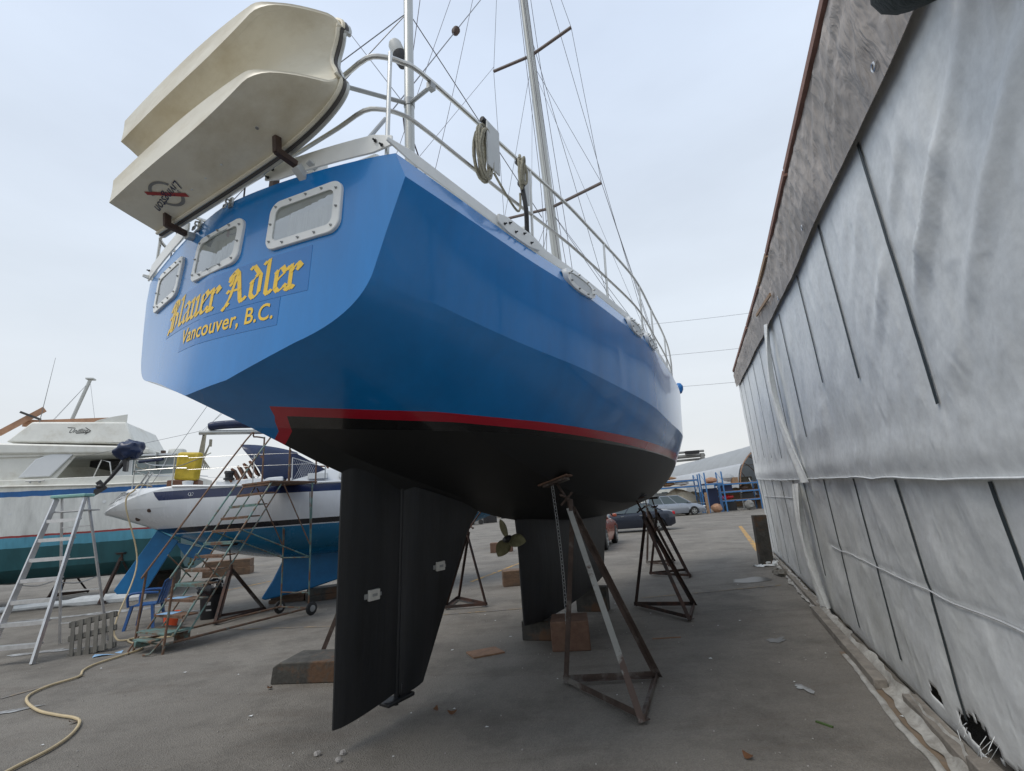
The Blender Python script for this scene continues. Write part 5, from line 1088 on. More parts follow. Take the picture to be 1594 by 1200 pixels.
for (y, z) in (stp(1), stp(2)): q = MB(); q.box((-.12, y+.06, z+.014), (.30, .2, .004), rz=.3); q.build('taped_sheet', 'paper_blue', rs)
# ================================================================ TARPAULIN SHED on the right
WA = Vector((2.65, 3.35, 0)); WD = Vector((.3625, .932, 0)).normalized(); WO = Vector((-WD.y, WD.x, 0))
WM = Matrix(((WD.x, WO.x, 0, WA.x), (WD.y, WO.y, 0, WA.y), (0, 0, 1, 0), (0, 0, 0, 1)))
shed = empty('tarpaulin_shed', 'long boat shed walled in greyish white tarpaulin with a brown mesh strip along the top', 'shed', mtx=WM)
def zi(l, tab): return float(np.interp(l, [a for a, b in tab], [b for a, b in tab]))
ROOF = [(-6, 4.6), (3, 4.67), (6, 4.85), (12.5, 5.3)]; GREY = [(-6, 3.62), (-1.7, 3.70), (.3, 3.85), (1.5, 3.9), (4.4, 4.11), (12.5, 4.8)]
FLAP = [(-6, 1.70), (-1, 1.72), (1.4, 1.80), (5.9, 1.88), (11.7, 2.05)]
LE = 11.55
def nzz(a, b, c=0.): return noise.noise(Vector((a, b, c)))
def ridge(a, b, c=0.): return (1-abs(noise.noise(Vector((a, b, c)))))**3
def wr1(l, z):   # large folds pulled diagonally from the fixings
    h = .030*nzz(l*.5, z*.6, 1)+.014*nzz(l*1.3+z*.9, z*.4, 2)+.012*ridge(l*1.2-z*1.0, z*.35+l*.2, 5)+.005*nzz(l*4+z*2.2, z*1.6, 8)+.006*ridge(l*2.3+z*1.5, z*.9-l*.3, 6)
    return h
SU = [-.83, .36, 1.5, 2.95, 4.27, 5.57, 6.97, 8.37, 9.77, 10.87]; SL = [-1.10, .18, 1.35, 2.7, 4.08, 5.06, 6.6, 8.13, 9.83, 10.93]
def held(l, L_): d = min(abs(l-a) for a in L_); return 1-math.exp(-(d/.16)**2)
def up_o(l, z):
    zt_ = zi(l, GREY); zf = zi(l, FLAP); m = min(1, max(0, (z-zf)/.5))*min(1, max(0, (zt_+.1-z)/.4)); 
    near = math.exp(-((l+1.4)/1.0)**2); f = .055*near*max(0, math.sin((z*1.15+l*.9)*9.5))**2*math.exp(-((z-2.95)/.42)**2)
    sag = .02*math.exp(-((z-zf-.1)/.14)**2)
    m *= held(l, SU); f *= held(l, SU); return .055+m*wr1(l, z)*1.15+f+sag+.012*ridge(l*5, z*.9, 3)*m
def lo_o(l, z):
    zf = zi(l, FLAP); m = min(1, max(.15, (z)/.4)); g_ = .018*ridge(l*3.2, z*.5, 11)*math.exp(-((zf-z)/.55)**2)
    m *= held(l, SL); return .01+m*wr1(l+7, z+3)*1.15+(g_+.015*nzz(l*2, z*3, 4))*held(l, SL)-(.008*math.exp(-((z-.97)/.03)**2) if l < 3.4 else 0)
def sheet(fo, l0, l1, zb, ztp, nu, nv, name, m_):
    q = MB(); q.slab(lambda u, v: (l0+(l1-l0)*u, fo(l0+(l1-l0)*u, zb(l0+(l1-l0)*u)+(ztp(l0+(l1-l0)*u)-zb(l0+(l1-l0)*u))*v), zb(l0+(l1-l0)*u)+(ztp(l0+(l1-l0)*u)-zb(l0+(l1-l0)*u))*v), nu, nv, (0, -.004, 0))
    return q.build(name, m_, shed, ang=70)
holes = [(-.02, .17, .26, .10), (-.62, .06, .45, .12), (.55, .20, .10, .05)]
q = MB(); nu, nv = 520, 60; pts = []; l0, l1 = -4.5, LE
for i in range(nu+1):
    l = l0+(l1-l0)*(i/nu)
    for j in range(nv+1):
        zt_ = zi(l, FLAP)+.02; z = .03+.03*nzz(l*3, 0, 7)+(zt_-.03)*j/nv; pts.append((l, lo_o(l, z), z))
def inhole(c):
    return any(((c[0]-a)/(w_+.08*nzz(c[2]*20, c[0]*9, 3)))**2+((c[2]-b_)/(h_+.05*nzz(c[0]*16, c[2]*9, 1)))**2 < 1 for a, b_, w_, h_ in holes)
fs = []
for i in range(nu):
    for j in range(nv):
        f = (i*(nv+1)+j, (i+1)*(nv+1)+j, (i+1)*(nv+1)+j+1, i*(nv+1)+j+1)
        if not inhole(pts[f[0]]): fs.append(f)
q.add(pts, fs); o = q.build('lower_tarp', 'tarp_lower', shed, ang=70); sd_ = o.modifiers.new('solid', 'SOLIDIFY'); sd_.thickness = .004
sheet(up_o, -4.5, LE, lambda l: zi(l, FLAP)-.045+.02*nzz(l*2.5, 1), lambda l: zi(l, GREY)+.12, 460, 70, 'upper_tarp', 'tarp_white')
def br_o(l, z):
    zg = zi(l, GREY); m = min(1, max(0, (z-zg)/.25))*min(1, max(0, (zi(l, ROOF)-z)/.15)); return .115+m*(.028*ridge(l*2.6+z*3.2, z*1.3, 21)+.014*ridge(l*6-z*4, z*2.0, 22)+.03*nzz(l*1.2, z*1.5, 23)+.006*nzz(l*9, z*7, 24))
sheet(br_o, -4.5, LE+.05, lambda l: zi(l, GREY)+.05*nzz(l*.45, 9)+.008*nzz(l*3, 9), lambda l: zi(l, ROOF)+.015, 480, 36, 'brown_mesh', 'tarp_brown')
q = MB(); q.slab(lambda u, v: (-4.5+(LE+4.5)*u, .1-7*v, zi(-4.5+(LE+4.5)*u, ROOF)+.01+.02*v), 16, 6, (0, 0, -.02)); q.build('roof_sheet', 'tarp_brown', shed)
q = MB(); q.slab(lambda u, v: (LE, .02-7*u, .02+5.1*v), 6, 4, (-.004, 0, 0)); q.build('end_sheet', 'tarp_lower', shed)
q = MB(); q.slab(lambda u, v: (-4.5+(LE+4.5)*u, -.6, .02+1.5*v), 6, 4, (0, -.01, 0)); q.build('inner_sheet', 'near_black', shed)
# roof battens
for a, b_, m_ in ((-4.4, -1.9, 'batten_red'), (-1.85, .66, 'batten_red'), (.70, 2.45, 'batten_red'), (2.5, 3.6, 'batten'), (3.65, 6.0, 'batten_red'), (6.1, 8.6, 'batten_red'), (8.7, 11.5, 'batten_red')):
    MB().bar((a, .137, zi(a, ROOF)-.015), (b_, .137, zi(b_, ROOF)-.015), .035, .06).build('roof_batten', m_, shed)
MB().bar((2.62, .17, 4.15), (4.2, .17, 4.42), .02, .04).build('batten', 'batten', shed)
# grommets
for l, z in ((-1.42, 3.80), (.55, 3.96), (2.4, 4.0)):
    q = MB().tube([(l+.022*math.cos(a), br_o(l, z)+.012, z+.022*math.sin(a)) for a in [2*math.pi*k/14 for k in range(14)]], .006, 5, closed=True); q.build('eyelet', 'eyelet', shed)
# hold-down straps
def strap_(l, za, zb_, w_=.028, fo=up_o, dl=0.):
    P = []; k = 24; q = MB()
    for i in range(k+1): z = za+(zb_-za)*i/k; ll = l+dl*i/k; P.append((ll, max(fo(ll, z), fo(ll+.03, z), fo(ll-.03, z))+.008, z))
    vs = []
    for x, y, z in P: vs += [(x-w_/2, y, z), (x+w_/2, y, z), (x+w_/2, y+.003, z), (x-w_/2, y+.003, z)]
    q.add(vs, [(4*i+j, 4*i+4+j, 4*i+4+(j+1) % 4, 4*i+(j+1) % 4) for i in range(k) for j in range(4)]+[(3, 2, 1, 0), (4*k, 4*k+1, 4*k+2, 4*k+3)])
    return q.build('strap', 'strap', shed)
for l, za, zb_ in ((-.80, 3.78, 2.08), (.39, 3.87, 2.49), (1.53, 3.9, 2.70), (2.98, 3.98, 2.3), (4.3, 4.1, 2.4), (5.6, 4.2, 2.2), (7.0, 4.3, 2.3), (8.4, 4.45, 2.4), (9.8, 4.6, 2.5), (10.9, 4.7, 2.4)): strap_(l, za, zb_, .032, dl=-.05)
for l, zb_ in ((-1.03, .20), (.25, .22), (1.42, .23), (2.76, .17), (4.15, .5), (5.13, .14), (6.66, .16), (8.2, .16), (9.9, .2), (11.0, .2)): strap_(l, zi(l, FLAP)-.06, zb_, .032, lo_o, dl=-.13)
# hems, tape, hanging strip
q = MB(); q.tube(sm([(l, up_o(l, zi(l, FLAP)-.03)+.012, zi(l, FLAP)-.045+.02*nzz(l*2.5, 1)) for l in [-4.4+.25*i for i in range(64)]], 1), .007, 6); q.build('hem', 'tarp_white', shed)
q = MB(); q.tube([(l, lo_o(l, .97)+.02, .965+.01*nzz(l*2, 3)) for l in [3.2-.15*i for i in range(50)]], .006, 5); q.tube([(l, lo_o(l, 1.52)+.012, 1.525) for l in [10.6-.2*i for i in range(27)]], .007, 5); q.build('tape', 'tape', shed)
q = MB(); q.slab(lambda u, v: (3.70+.22*u+.9*v*(1-v)*.2-.35*v, .12+.10*math.sin(math.pi*v)+.04*math.sin(6*u+4*v), 4.1-2.35*v), 8, 30, (0, -.004, 0)); q.build('hanging_strip', 'tarp_white', shed, ang=70)
q = MB(); q.slab(lambda u, v: (4.15+.30*u-.25*v, .10+.05*math.sin(math.pi*v)+.05*math.sin(7*u+3*v), 1.75-1.65*v), 8, 24, (0, -.004, 0)); q.build('hanging_strip', 'tarp_lower', shed, ang=70)
# bottom timbers and folded skirt
for a, b_, o_ in ((-4.4, -1.4, .02), (-1.35, .95, .05), (1.25, 4.15, .16), (4.2, 7.3, .08), (7.35, 11.3, .06)):
    q = MB(); q.bar((a, o_+.05, .045), (b_, o_+.05, .045), .10, .085); q.build('sill_beam', 'sill_timber', shed, bevel=.008)
q = MB(); q.slab(lambda u, v: (-4.4+15.4*u, .10+.12*v+.05*nzz(u*26, v)+.04*nzz(u*70, 2), .10-.085*min(1, v*1.6)+.03*abs(nzz(u*50, v*2, 5))), 260, 5, (0, 0, -.004)); q.build('skirt', 'skirt_plastic', shed, ang=70)
q = MB(); q.slab(lambda u, v: (-4.4+6.6*u, .255+.05*v+.05*nzz(u*7, 0)+.015*nzz(u*30, 2), .010+.012*math.sin(math.pi*v)+.008*nzz(u*40, v)), 140, 4, (0, 0, -.008)); q.build('edging_strip', 'skirt_plastic', shed, ang=50)
rg = random.Random(5); q = MB()
for i in range(12):
    a, b_ = rg.choice([(-.02, .17), (-.62, .07), (-.1, .2)]); x = a+rg.uniform(-.22, .22); z = b_+rg.uniform(-.02, .14); y = lo_o(x, z)+.02
    q.tube([(x, y-.01, z), (x+rg.uniform(-.06, .06), y+rg.uniform(.01, .05), z-rg.uniform(.03, .08)), (x+rg.uniform(-.1, .1), y+rg.uniform(.01, .06), z-rg.uniform(.06, .16))], rg.uniform(.001, .0022), 4)
for i in range(0): q.tube(sm([(1.0-.1*i, .06, .18+.02*i), (.3, .10, .13+.015*i), (-.4-.1*i, .10, .10)], 5), .002, 4)
q.build('frayed_threads', 'paper_white', shed)['kind'] = 'stuff'
def wt(l, o_, z): return WM@Vector((l, o_, z))
q = MB(); q.box((0, 0, .07), (.24, .12, .14)); o = q.build('wood_block', 'sill_timber', bevel=.008); o.matrix_world = WM@Matrix.Translation((-.28, .10, 0)); tag(o, 'weathered timber block under the torn hem of the tarpaulin at the bottom right', 'timber block')
for l, nm, lb in ((7.6, 'tarp_scraps', 'grey-green crumpled scraps at the foot of the tarp wall beside the puddle'), (9.3, 'tarp_scraps', 'crumpled pale scraps of plastic at the foot of the wooden post')):
    q = MB()
    for i in range(5): q.ball((rg.uniform(-.4, .4), .22+rg.uniform(-.05, .12), .04), rg.uniform(.05, .11), 9, (1.4, 1, .6), .4, i)
    o = q.build(nm, 'pallet_wood' if l < 8 else 'paper_white', ang=20); o.matrix_world = WM@Matrix.Translation((l, 0, 0)); tag(o, lb, 'scraps')
# rolled dark tarp at the eaves
q = MB(); q.tube(sm([(-2.03, .20, 3.66), (-2.10, .24, 3.61), (-2.22, .25, 3.50), (-2.36, .24, 3.40), (-2.5, .20, 3.42), (-2.8, .15, 3.6), (-3.2, .15, 3.8)], 5), [.03, .05, .07, .08]+[.115]*27, 12); o = q.build('rolled_tarp', 'green_tarp', ang=60); o.matrix_world = WM; tag(o, 'dark green rolled tarp hanging under the shed eaves at the top right', 'tarp')
q = MB(); q.slab(lambda u, v: (-1.98-.10*u, .20+.03*math.sin(5*v), 3.66+.3*v), 3, 4, (0, .006, 0)); o = q.build('cloth_strip', 'teal_tarp'); o.matrix_world = WM; tag(o, 'small teal strip of cloth beside the dark rolled tarp', 'cloth')
# wooden post at the shed corner
q = MB(); q.box((0, 0, .56), (.30, .16, 1.12), M=Matrix.Rotation(.03, 3, 'Y')); o = q.build('wooden_post', 'block_dark', bevel=.012); o.location = (5.62, 12.0, 0); o.rotation_euler = (0, 0, -.1); tag(o, 'thick dark weathered post standing on the ground beside the far corner of the tarp wall', 'post')
q = MB(); q.slab(lambda u, v: (5.25+.4*u+.1*nzz(u*6, v), 11.7+.25*v+.1*nzz(u*5, v*4), .01+.05*abs(nzz(u*9, v*9))), 12, 8, (0, 0, -.004)); tag(q.build('plastic_sheet', 'paper_white'), 'scrap of white plastic lying at the foot of the dark weathered post', 'plastic sheet')
# ================================================================ PAINTED LINES, PUDDLES, SPILLS on the ground
LZ = [0.004]
def line(a, b_, w_=.10, m_='line_yellow', name='painted_line'):
    A_, B_ = G(*a), G(*b_); d = (B_-A_).normalized(); n_ = Vector((-d.y, d.x, 0))*w_/2; z = Vector((0, 0, LZ[0])); LZ[0] += .0002
    o = MB().add([A_-n_+z, B_-n_+z, B_+n_+z, A_+n_+z], [(0, 1, 2, 3)]).build(name, m_, ang=0); return tag(o, kind='structure')
line((1152, 819), (1181, 858), .16); line((945, 838), (1172, 816.5), .12, 'line_worn'); line((733, 906), (808, 877), .10); line((640, 866), (765, 852), .10, 'line_worn')
line((325, 925), (425, 904), .10); line((100, 905), (210, 893), .10, 'line_worn'); line((360, 883), (440, 878), .12, 'line_worn'); line((340, 981), (520, 975), .07, 'line_worn'); line((1315, 1015), (1492, 1205), .11, 'line_brown'); line((1000, 931), (1215, 911), .08, 'line_worn'); line((690, 957), (820, 947), .06, 'line_worn'); line((0, 1088), (130, 1052), .07, 'line_worn')
def blob(px, py, rx, ry, m_, name, seed, rot=0, zz=.006, amp=.5):
    c = G(px, py); vs = [(c.x, c.y, zz)]; k = 40
    for i in range(k):
        a = 2*math.pi*i/k; r = 1+amp*noise.noise(Vector((math.cos(a)*1.6, math.sin(a)*1.6, seed))); x, y = rx*r*math.cos(a), ry*r*math.sin(a)
        vs.append((c.x+x*math.cos(rot)-y*math.sin(rot), c.y+x*math.sin(rot)+y*math.cos(rot), zz))
    o = MB().add(vs, [(0, i+1, (i+1) % k+1) for i in range(k)]).build(name, m_, ang=0); return tag(o, kind='structure')
blob(1172, 903, .40, .26, 'puddle', 'puddle', 1, .3); blob(1210, 997, .12, .07, 'puddle', 'puddle', 2, .5, .0064, .9)
blob(150, 955, 1.5, .16, 'paint_spill', 'paint_spill', 3, .25, .0068, .9); blob(60, 1016, .5, .12, 'paint_spill', 'paint_spill', 4, .2, .0072, .9); blob(22, 1107, .22, .05, 'paint_spill', 'paint_spill', 5, .5, .0076, .9); blob(1252, 1072, .05, .09, 'paint_spill', 'paint_spill', 6, .2, .008, .9); blob(270, 955, .6, .07, 'paint_spill', 'paint_spill', 8, .3, .0084, 1); blob(460, 930, .5, .06, 'paint_spill', 'paint_spill', 9, .3, .0088, 1)
# small litter flakes
rg = random.Random(11); q = MB()
for i in range(170):
    x, y = rg.uniform(-9, 6), 3.2+rg.random()**1.6*16
    if x > 1.2+y*.38: continue
    s_ = rg.uniform(.006, .02); a = rg.uniform(0, 6.28); q.add([(x+s_*math.cos(a+k*1.57)*rg.uniform(.5, 1.6), y+s_*math.sin(a+k*1.57), .010+.004*(k % 2)) for k in range(4)], [(0, 1, 2, 3)])
tag(q.build('paint_flakes', 'paper_white', ang=0), kind='stuff')
rg = random.Random(12); q = MB()
for i in range(420):
    x, y = rg.uniform(-7, 5), 3.0+rg.random()**1.5*10
    if x > 1.2+y*.38: continue
    q.ball((x, y, .004), rg.uniform(.003, .008), 5, (1, 1, .7), .3, i)
tag(q.build('grit', 'stone', ang=0), kind='stuff')
# ================================================================ CARS
def car(name, loc, yaw, L_, W_, H_, paint, prof, gh, belt, wx, wr_, label, tail=True):
    t = empty(name, label, 'car', loc, yaw, 'cars parked beyond the boats'); hw_ = W_/2; q = MB(); rows = []
    for i in range(33):
        u = i/32; x = -L_/2+L_*u; zs = float(np.interp(u, [a for a, b in prof], [b for a, b in prof])); e = min(1, min(u, 1-u)/.06); w_ = hw_*(.84+.16*math.sin(math.pi/2*e)); zb_ = .22+.10*(1-e)
        for c in wx: 
            dd = abs(x-c); 
            if dd < wr_*1.15: zb_ = max(zb_, wr_+math.sqrt(max(0, (wr_*1.15)**2-dd*dd))*.98)
        h = [(w_*.93, zb_), (w_, max(zb_+.02, .45)), (w_, max(zb_+.03, zs-.18)), (w_*.95, max(zb_+.04, zs-.06)), (w_*.80, zs), (0, zs+.03)]
        rows.append([(x, a, b_) for a, b_ in h]+[(x, -a, b_) for a, b_ in reversed(h[:-1])])
    n = 11; q.add([v for r in rows for v in r], [(i*n+j, i*n+j+1, (i+1)*n+j+1, (i+1)*n+j) for i in range(32) for j in range(n-1)]); q.add(rows[0], [tuple(range(n))]); q.add(rows[-1], [tuple(range(n))])
    bd = q.build('body', paint, t, ang=35)
    q = MB(); q.box((0, 0, .30), (L_*.9, W_*.8, .2)); q.build('underbody', 'near_black', t)
    a0, a1, b0, b1 = gh; gw, gt = hw_*.90, hw_*.70
    def ring(f, z): return [(a0+(b0-a0)*f, -(gw+(gt-gw)*f), z), (a1+(b1-a1)*f, -(gw+(gt-gw)*f), z), (a1+(b1-a1)*f, gw+(gt-gw)*f, z), (a0+(b0-a0)*f, gw+(gt-gw)*f, z)]
    r0_, r1_ = ring(0, belt-.02), ring(1, H_-.05)
    q = MB(); q.add(r0_+r1_, [(0, 1, 5, 4), (1, 2, 6, 5), (2, 3, 7, 6), (3, 0, 4, 7)]); q.build('windows', 'car_glass', t, ang=20)
    q = MB(); q.box(((b0+b1)/2, 0, H_-.03), (b1-b0, gt*2, .06)); q.build('roof', paint, t, bevel=.03)
    for sy in (-1, 1):
        for f in (0, .36, .66, 1):
            A_ = Vector((a0+(a1-a0)*f, sy*(gw+.004), belt-.02)); B_ = Vector((b0+(b1-b0)*f, sy*(gt+.004), H_-.05)); MB().bar(A_, B_, .06 if f in (0, 1) else .045, .02, up=(0, 1, 0)).build('pillar', paint, t)
        for f in (.42, .75): MB().box((a0+(a1-a0)*f-.1, sy*(hw_+.008), belt-.16), (.16, .02, .03)).build('door_handle', 'grey_metal', t)
        MB().box((a1-.25, sy*(hw_+.08), belt+.04), (.12, .16, .12)).build('wing_mirror', 'black_plastic' if 'navy' in paint else paint, t, bevel=.02)
        MB().box((-L_/2+.06, sy*hw_*.72, belt-.14), (.16, hw_*.36, .15)).build('tail_light', 'tail_red', t, bevel=.02)
        MB().box((L_/2-.10, sy*hw_*.70, .68), (.2, hw_*.36, .12)).build('headlight', 'gelcoat', t, bevel=.03)
        for c in wx:
            w_ = MB(); w_.lathe([(wr_*.6, -.11), (wr_*.94, -.11), (wr_, -.08), (wr_, .08), (wr_*.94, .11), (wr_*.6, .11)], (c, sy*(hw_-.09), wr_), (0, 1, 0), 24); wh = w_.build('wheel', 'rubber', t)
            w_ = MB(); y = sy*(hw_+.01)
            w_.lathe([(wr_*.60, -.02), (wr_*.60, .02), (wr_*.52, .02), (wr_*.5, -.02)], (c, y, wr_), (0, sy, 0), 20); w_.lathe([(wr_*.16, -.02), (wr_*.14, .02), (0, .02)], (c, y, wr_), (0, sy, 0), 10)
            for k in range(5): a = 2*math.pi*k/5+.3; w_.bar((c+wr_*.1*math.cos(a), y, wr_+wr_*.1*math.sin(a)), (c+wr_*.55*math.cos(a), y, wr_+wr_*.55*math.sin(a)), .06, .025, up=(0, 1, 0))
            w_.build('rim', 'galv', wh)
    MB().box((-L_/2-.005, 0, .62), (.02, .5, .12)).build('number_plate', 'paper_white', t)
    return t
car('parked_van', (13.35, 44.0, 0), R(2), 5.1, 1.98, 1.75, 'car_silver', [(0, .95), (.04, 1.12), (.62, 1.10), (.78, 1.02), (.93, .86), (1, .62)], (-2.45, 1.35, -2.25, .35), 1.08, (-1.55, 1.48), .34, 'silver minivan parked in front of the blue storage racks')
car('parked_saloon', (5.75, 27.3, 0), R(176), 4.7, 1.82, 1.45, 'car_navy', [(0, .92), (.05, 1.02), (.22, 1.04), (.70, .98), (.94, .84), (1, .58)], (-1.75, 1.25, -1.05, .35), 1.0, (-1.42, 1.35), .33, 'dark blue saloon car parked behind the stands, its red tail light showing')
car('parked_crossover', (2.55, 19.9, 0), R(72), 4.5, 1.86, 1.62, 'car_orange', [(0, .98), (.05, 1.10), (.70, 1.04), (.93, .90), (1, .65)], (-2.1, 1.15, -1.8, .35), 1.08, (-1.36, 1.36), .36, 'copper-orange crossover car half hidden behind the keel')
# ================================================================ STORAGE RACKS AND WHITE VAULTED SHELTER
def rack(x0, x1, y, d, zt_, beams, lb, bays=1):
    t = empty('storage_rack', lb, 'rack', ((x0+x1)/2, y, 0), 0, 'blue storage racks'); ox = (x0+x1)/2
    for i in range(bays+1):
        x = x0+(x1-x0)*i/bays-ox
        for yy in (0, d): MB().box((x, yy, zt_/2), (.10, .09, zt_)).build('upright', 'rack_blue', t)
        k = int(zt_/.8)
        q = MB()
        for j in range(k): z = zt_*(j+.1)/k; q.bar((x, 0 if j % 2 else d, z), (x, d if j % 2 else 0, z+zt_/k*.9), .03, .03)
        q.build('frame_brace', 'rack_blue', t)
    for z in beams:
        for yy in (0, d): MB().box((0, yy, z), (x1-x0, .05, .13)).build('beam', 'rack_blue', t)
        MB().box((0, d/2, z+.075), (x1-x0-.12, d+.02, .03)).build('shelf', 'tan_board', t)
    return t
rack(12.0, 16.7, 44.6+1.6, 1.1, 3.5, (2.45, 3.0), 'blue storage rack piled with pale bundles behind the silver minivan')
rack(16.75, 18.3, 44.6, 1.2, 3.55, (2.5,), 'narrow tall blue rack just right of the minivan nose')
rack(18.6, 22.2, 46.2, 1.1, 2.6, (.9, 1.7, 2.4), 'lower blue rack crowded with red and dark parts under the shelter mouth')
def bag(x, y, z, r, sq, m_, lb, nm='bundle', sd=1, cat='bundle'):
    o = MB().ball((0, 0, 0), r, 14, sq, .14, sd).build(nm, m_, ang=25); o.location = (x, y, z); return tag(o, lb, cat, 'goods on and around the storage racks')
bag(12.9, 46.8, 2.86, .42, (1.2, 1, .75), 'orange_plastic', 'bright orange bundle at the left end of the rack shelf', sd=2)
bag(14.0, 46.8, 2.80, .4, (1.7, 1, .5), 'batten', 'long tan roll lying in the middle of the rack shelf', sd=3)
bag(15.3, 46.7, 2.80, .38, (1.8, 1, .5), 'paper_white', 'white crumpled bundle right of the tan roll on the rack', sd=4)
bag(14.0, 46.9, 3.35, .3, (3.2, 1, .5), 'batten', 'long pale timber bundle on top of the rack', sd=5)
bag(17.5, 45.2, 2.85, .36, (1.6, 1, .7), 'tan_board', 'brown bundle on top of the narrow tall rack', sd=6)
bag(19.8, 46.8, 3.0, .45, (1.2, 1, .75), 'tent_white', 'round white covered bundle on top of the lower rack', sd=7)
bag(14.9, 47.2, 1.1, 1.35, (1.25, .6, .85), 'tent_inner', 'large beige covered pile behind the minivan bonnet', sd=8)
for i, (x, y, z, d, m_, lb) in enumerate(((19.4, 46.7, .45, (1.2, .8, .8), 'near_black', 'black crate on the ground inside the lower rack, left bay'), (21.2, 46.7, 1.25, (1.0, .7, .5), 'near_black', 'dark box on the middle shelf right of the red parts'), (19.3, 46.7, 2.05, (1.1, .7, .5), 'navy', 'dark blue box on the upper shelf of the lower rack'), (22.6, 46.6, .6, (.9, .8, 1.2), 'brown_earth', 'brown box standing at the right foot of the lower rack'), (17.5, 46.0, 1.3, (1.2, .8, 1.6), 'navy', 'dark blue case standing behind the narrow rack'), (20.2, 46.5, 2.7, (.5, .5, .5), 'batten', 'small square yellowish board on top of the lower rack'), (13.2, 47.0, 1.2, (1.6, .8, 1.6), 'mesh_grey', 'grey case under the shelf behind the minivan roof'))):
    q = MB(); q.box((0, 0, 0), d); q.box((0, 0, d[2]/2+.02), (d[0]*1.04, d[1]*1.04, .05)); o = q.build('box', m_, bevel=.03); o.location = (x, y, z); o.rotation_euler = (0, 0, .1*i-.3); tag(o, lb, 'box', 'goods on and around the storage racks')
bag(19.3, 46.7, 1.25, .3, (2.0, 1, .7), 'tail_red', 'red parts on the middle shelf of the lower rack', sd=9)
bag(21.0, 46.6, 2.0, .3, (1.4, 1, .8), 'dark_wood', 'dark red box-like bundle on the upper shelf of the lower rack', sd=10)
bag(20.8, 45.6, .45, .4, (1, 1, 1.1), 'mesh_grey', 'grey sack on the ground in front of the lower rack', sd=11)
bag(17.5, 44.9, .38, .38, (1.3, .8, 1), 'tan_board', 'brown sack leaning inside the foot of the narrow tall rack', sd=12)
bag(22.8, 46.8, 1.6, .4, (.9, .8, .9), 'tail_red', 'red drum-like bundle at the right of the lower rack', sd=13)
q = MB(); q.box((0, 0, .9), (.22, .1, 1.8)); o = q.build('timber_post', 'batten'); o.location = (16.35, 43.9, 0); tag(o, 'yellowish wooden post standing between the minivan and the narrow rack', 'post')
q = MB()
for i in range(4): q.tube([(-.8, 0, .2+.25*i), (.9, 0, .2+.25*i)], .02, 6)
q.tube([(-.8, 0, 0), (-.8, 0, 1.1)], .025, 6); q.tube([(.9, 0, 0), (.9, 0, 1.1)], .025, 6); o = q.build('metal_barrier', 'galv'); o.location = (15.5, 43.9, 0); tag(o, 'grey tubular barrier on the ground in front of the minivan nose', 'barrier')
sh2 = empty('vaulted_shelter', 'white fabric vaulted shelter with an open ribbed end behind the blue racks', 'shelter', (27.0, 48, 0))
VA, VH, VZ, VL = 5.7, 4.5, 2.0, 38
def vlt(u, v, k=1.): a = math.pi*u; return (-VA*k*math.cos(a), VL*v, VZ+VH*k*math.sin(a)**.85)
q = MB(); q.slab(lambda u, v: tuple(Vector(vlt(.12+.88*u, v))+Vector((.06*nzz(u*9, v*30), 0, .07*nzz(u*7, v*40, 2)))), 40, 60, (0, 0, -.03)); q.build('fabric', 'tent_white', sh2, ang=60)
q = MB(); q.slab(lambda u, v: tuple(Vector(vlt(.15*(1-u)+.0, v))+Vector((-.10-.06*nzz(v*30, u), 0, .1*math.sin(v*60)*(u > .9)-.6*u*0))), 8, 50, (.03, 0, 0)); q.build('side_skirt', 'tent_grey', sh2, ang=60)
q = MB()
for j in range(10): q.tube([vlt(i/18, j/10, .985) for i in range(19)], .05, 5)
for i in (2, 4, 6, 8, 9, 10, 12, 14): q.tube([vlt(i/18, 0, .985), vlt(i/18, .9, .985)], .03, 4)
q.build('ribs', 'tan_board', sh2)
q = MB(); q.slab(lambda u, v: (-VA+.3+2*(VA-.3)*u, VL*.55, .0+3.6*v), 4, 4, (0, .1, 0)); q.build('inner_wall', 'tent_inner', sh2)
q = MB(); q.box((.0, 10, 1.2), (10.5, .2, 2.4)); q.build('brown_screen', 'brown_earth', sh2)
for y in (0, 9, 18, 27, 36):
    for sx in (-1, 1): MB().box((sx*(VA-.05), y, VZ/2), (.12, .12, VZ)).build('column', 'galv', sh2)
q = MB(); q.tube([(-2.8, 0, 0), (-2.8, .2, 2.6)], .06, 6); q.tube([(-4.3, -.5, 0), (-4.6, .2, 2.9)], .06, 6); q.build('prop', 'galv', sh2)
gt = empty('boat_hoist', 'grey steel gantry of a boat hoist rising behind the white shelter', 'hoist', (30.5, 92, 0))
for z, r_ in ((9.4, .22), (8.6, .35), (7.9, .22)): MB().tube([(-9, 0, z), (5.5, 2, z+.35)], r_, 8).build('boom', 'mesh_grey', gt)
for x in (-8.5, 4.5): MB().box((x, .5, 4.6), (.6, .6, 9.2)).build('leg', 'mesh_grey', gt)
MB().ball((-1.5, .5, 8.5), .8, 10, (1, 1, .7)).build('sheave', 'near_black', gt); MB().box((2.8, .8, 9.5), (2.5, .8, .6)).build('winch_house', 'near_black', gt)
wb = empty('white_cabin', 'small white site cabin between the racks and the hull of the blue yacht', 'cabin', (17.8, 62, 0))
MB().box((0, 0, 1.6), (5, 3, 3.2)).build('wall', 'old_white', wb); 
for x in (-1.5, -.2, 1.1): MB().box((x, -1.53, 1.9), (.7, .05, .7)).build('window', 'car_glass', wb)
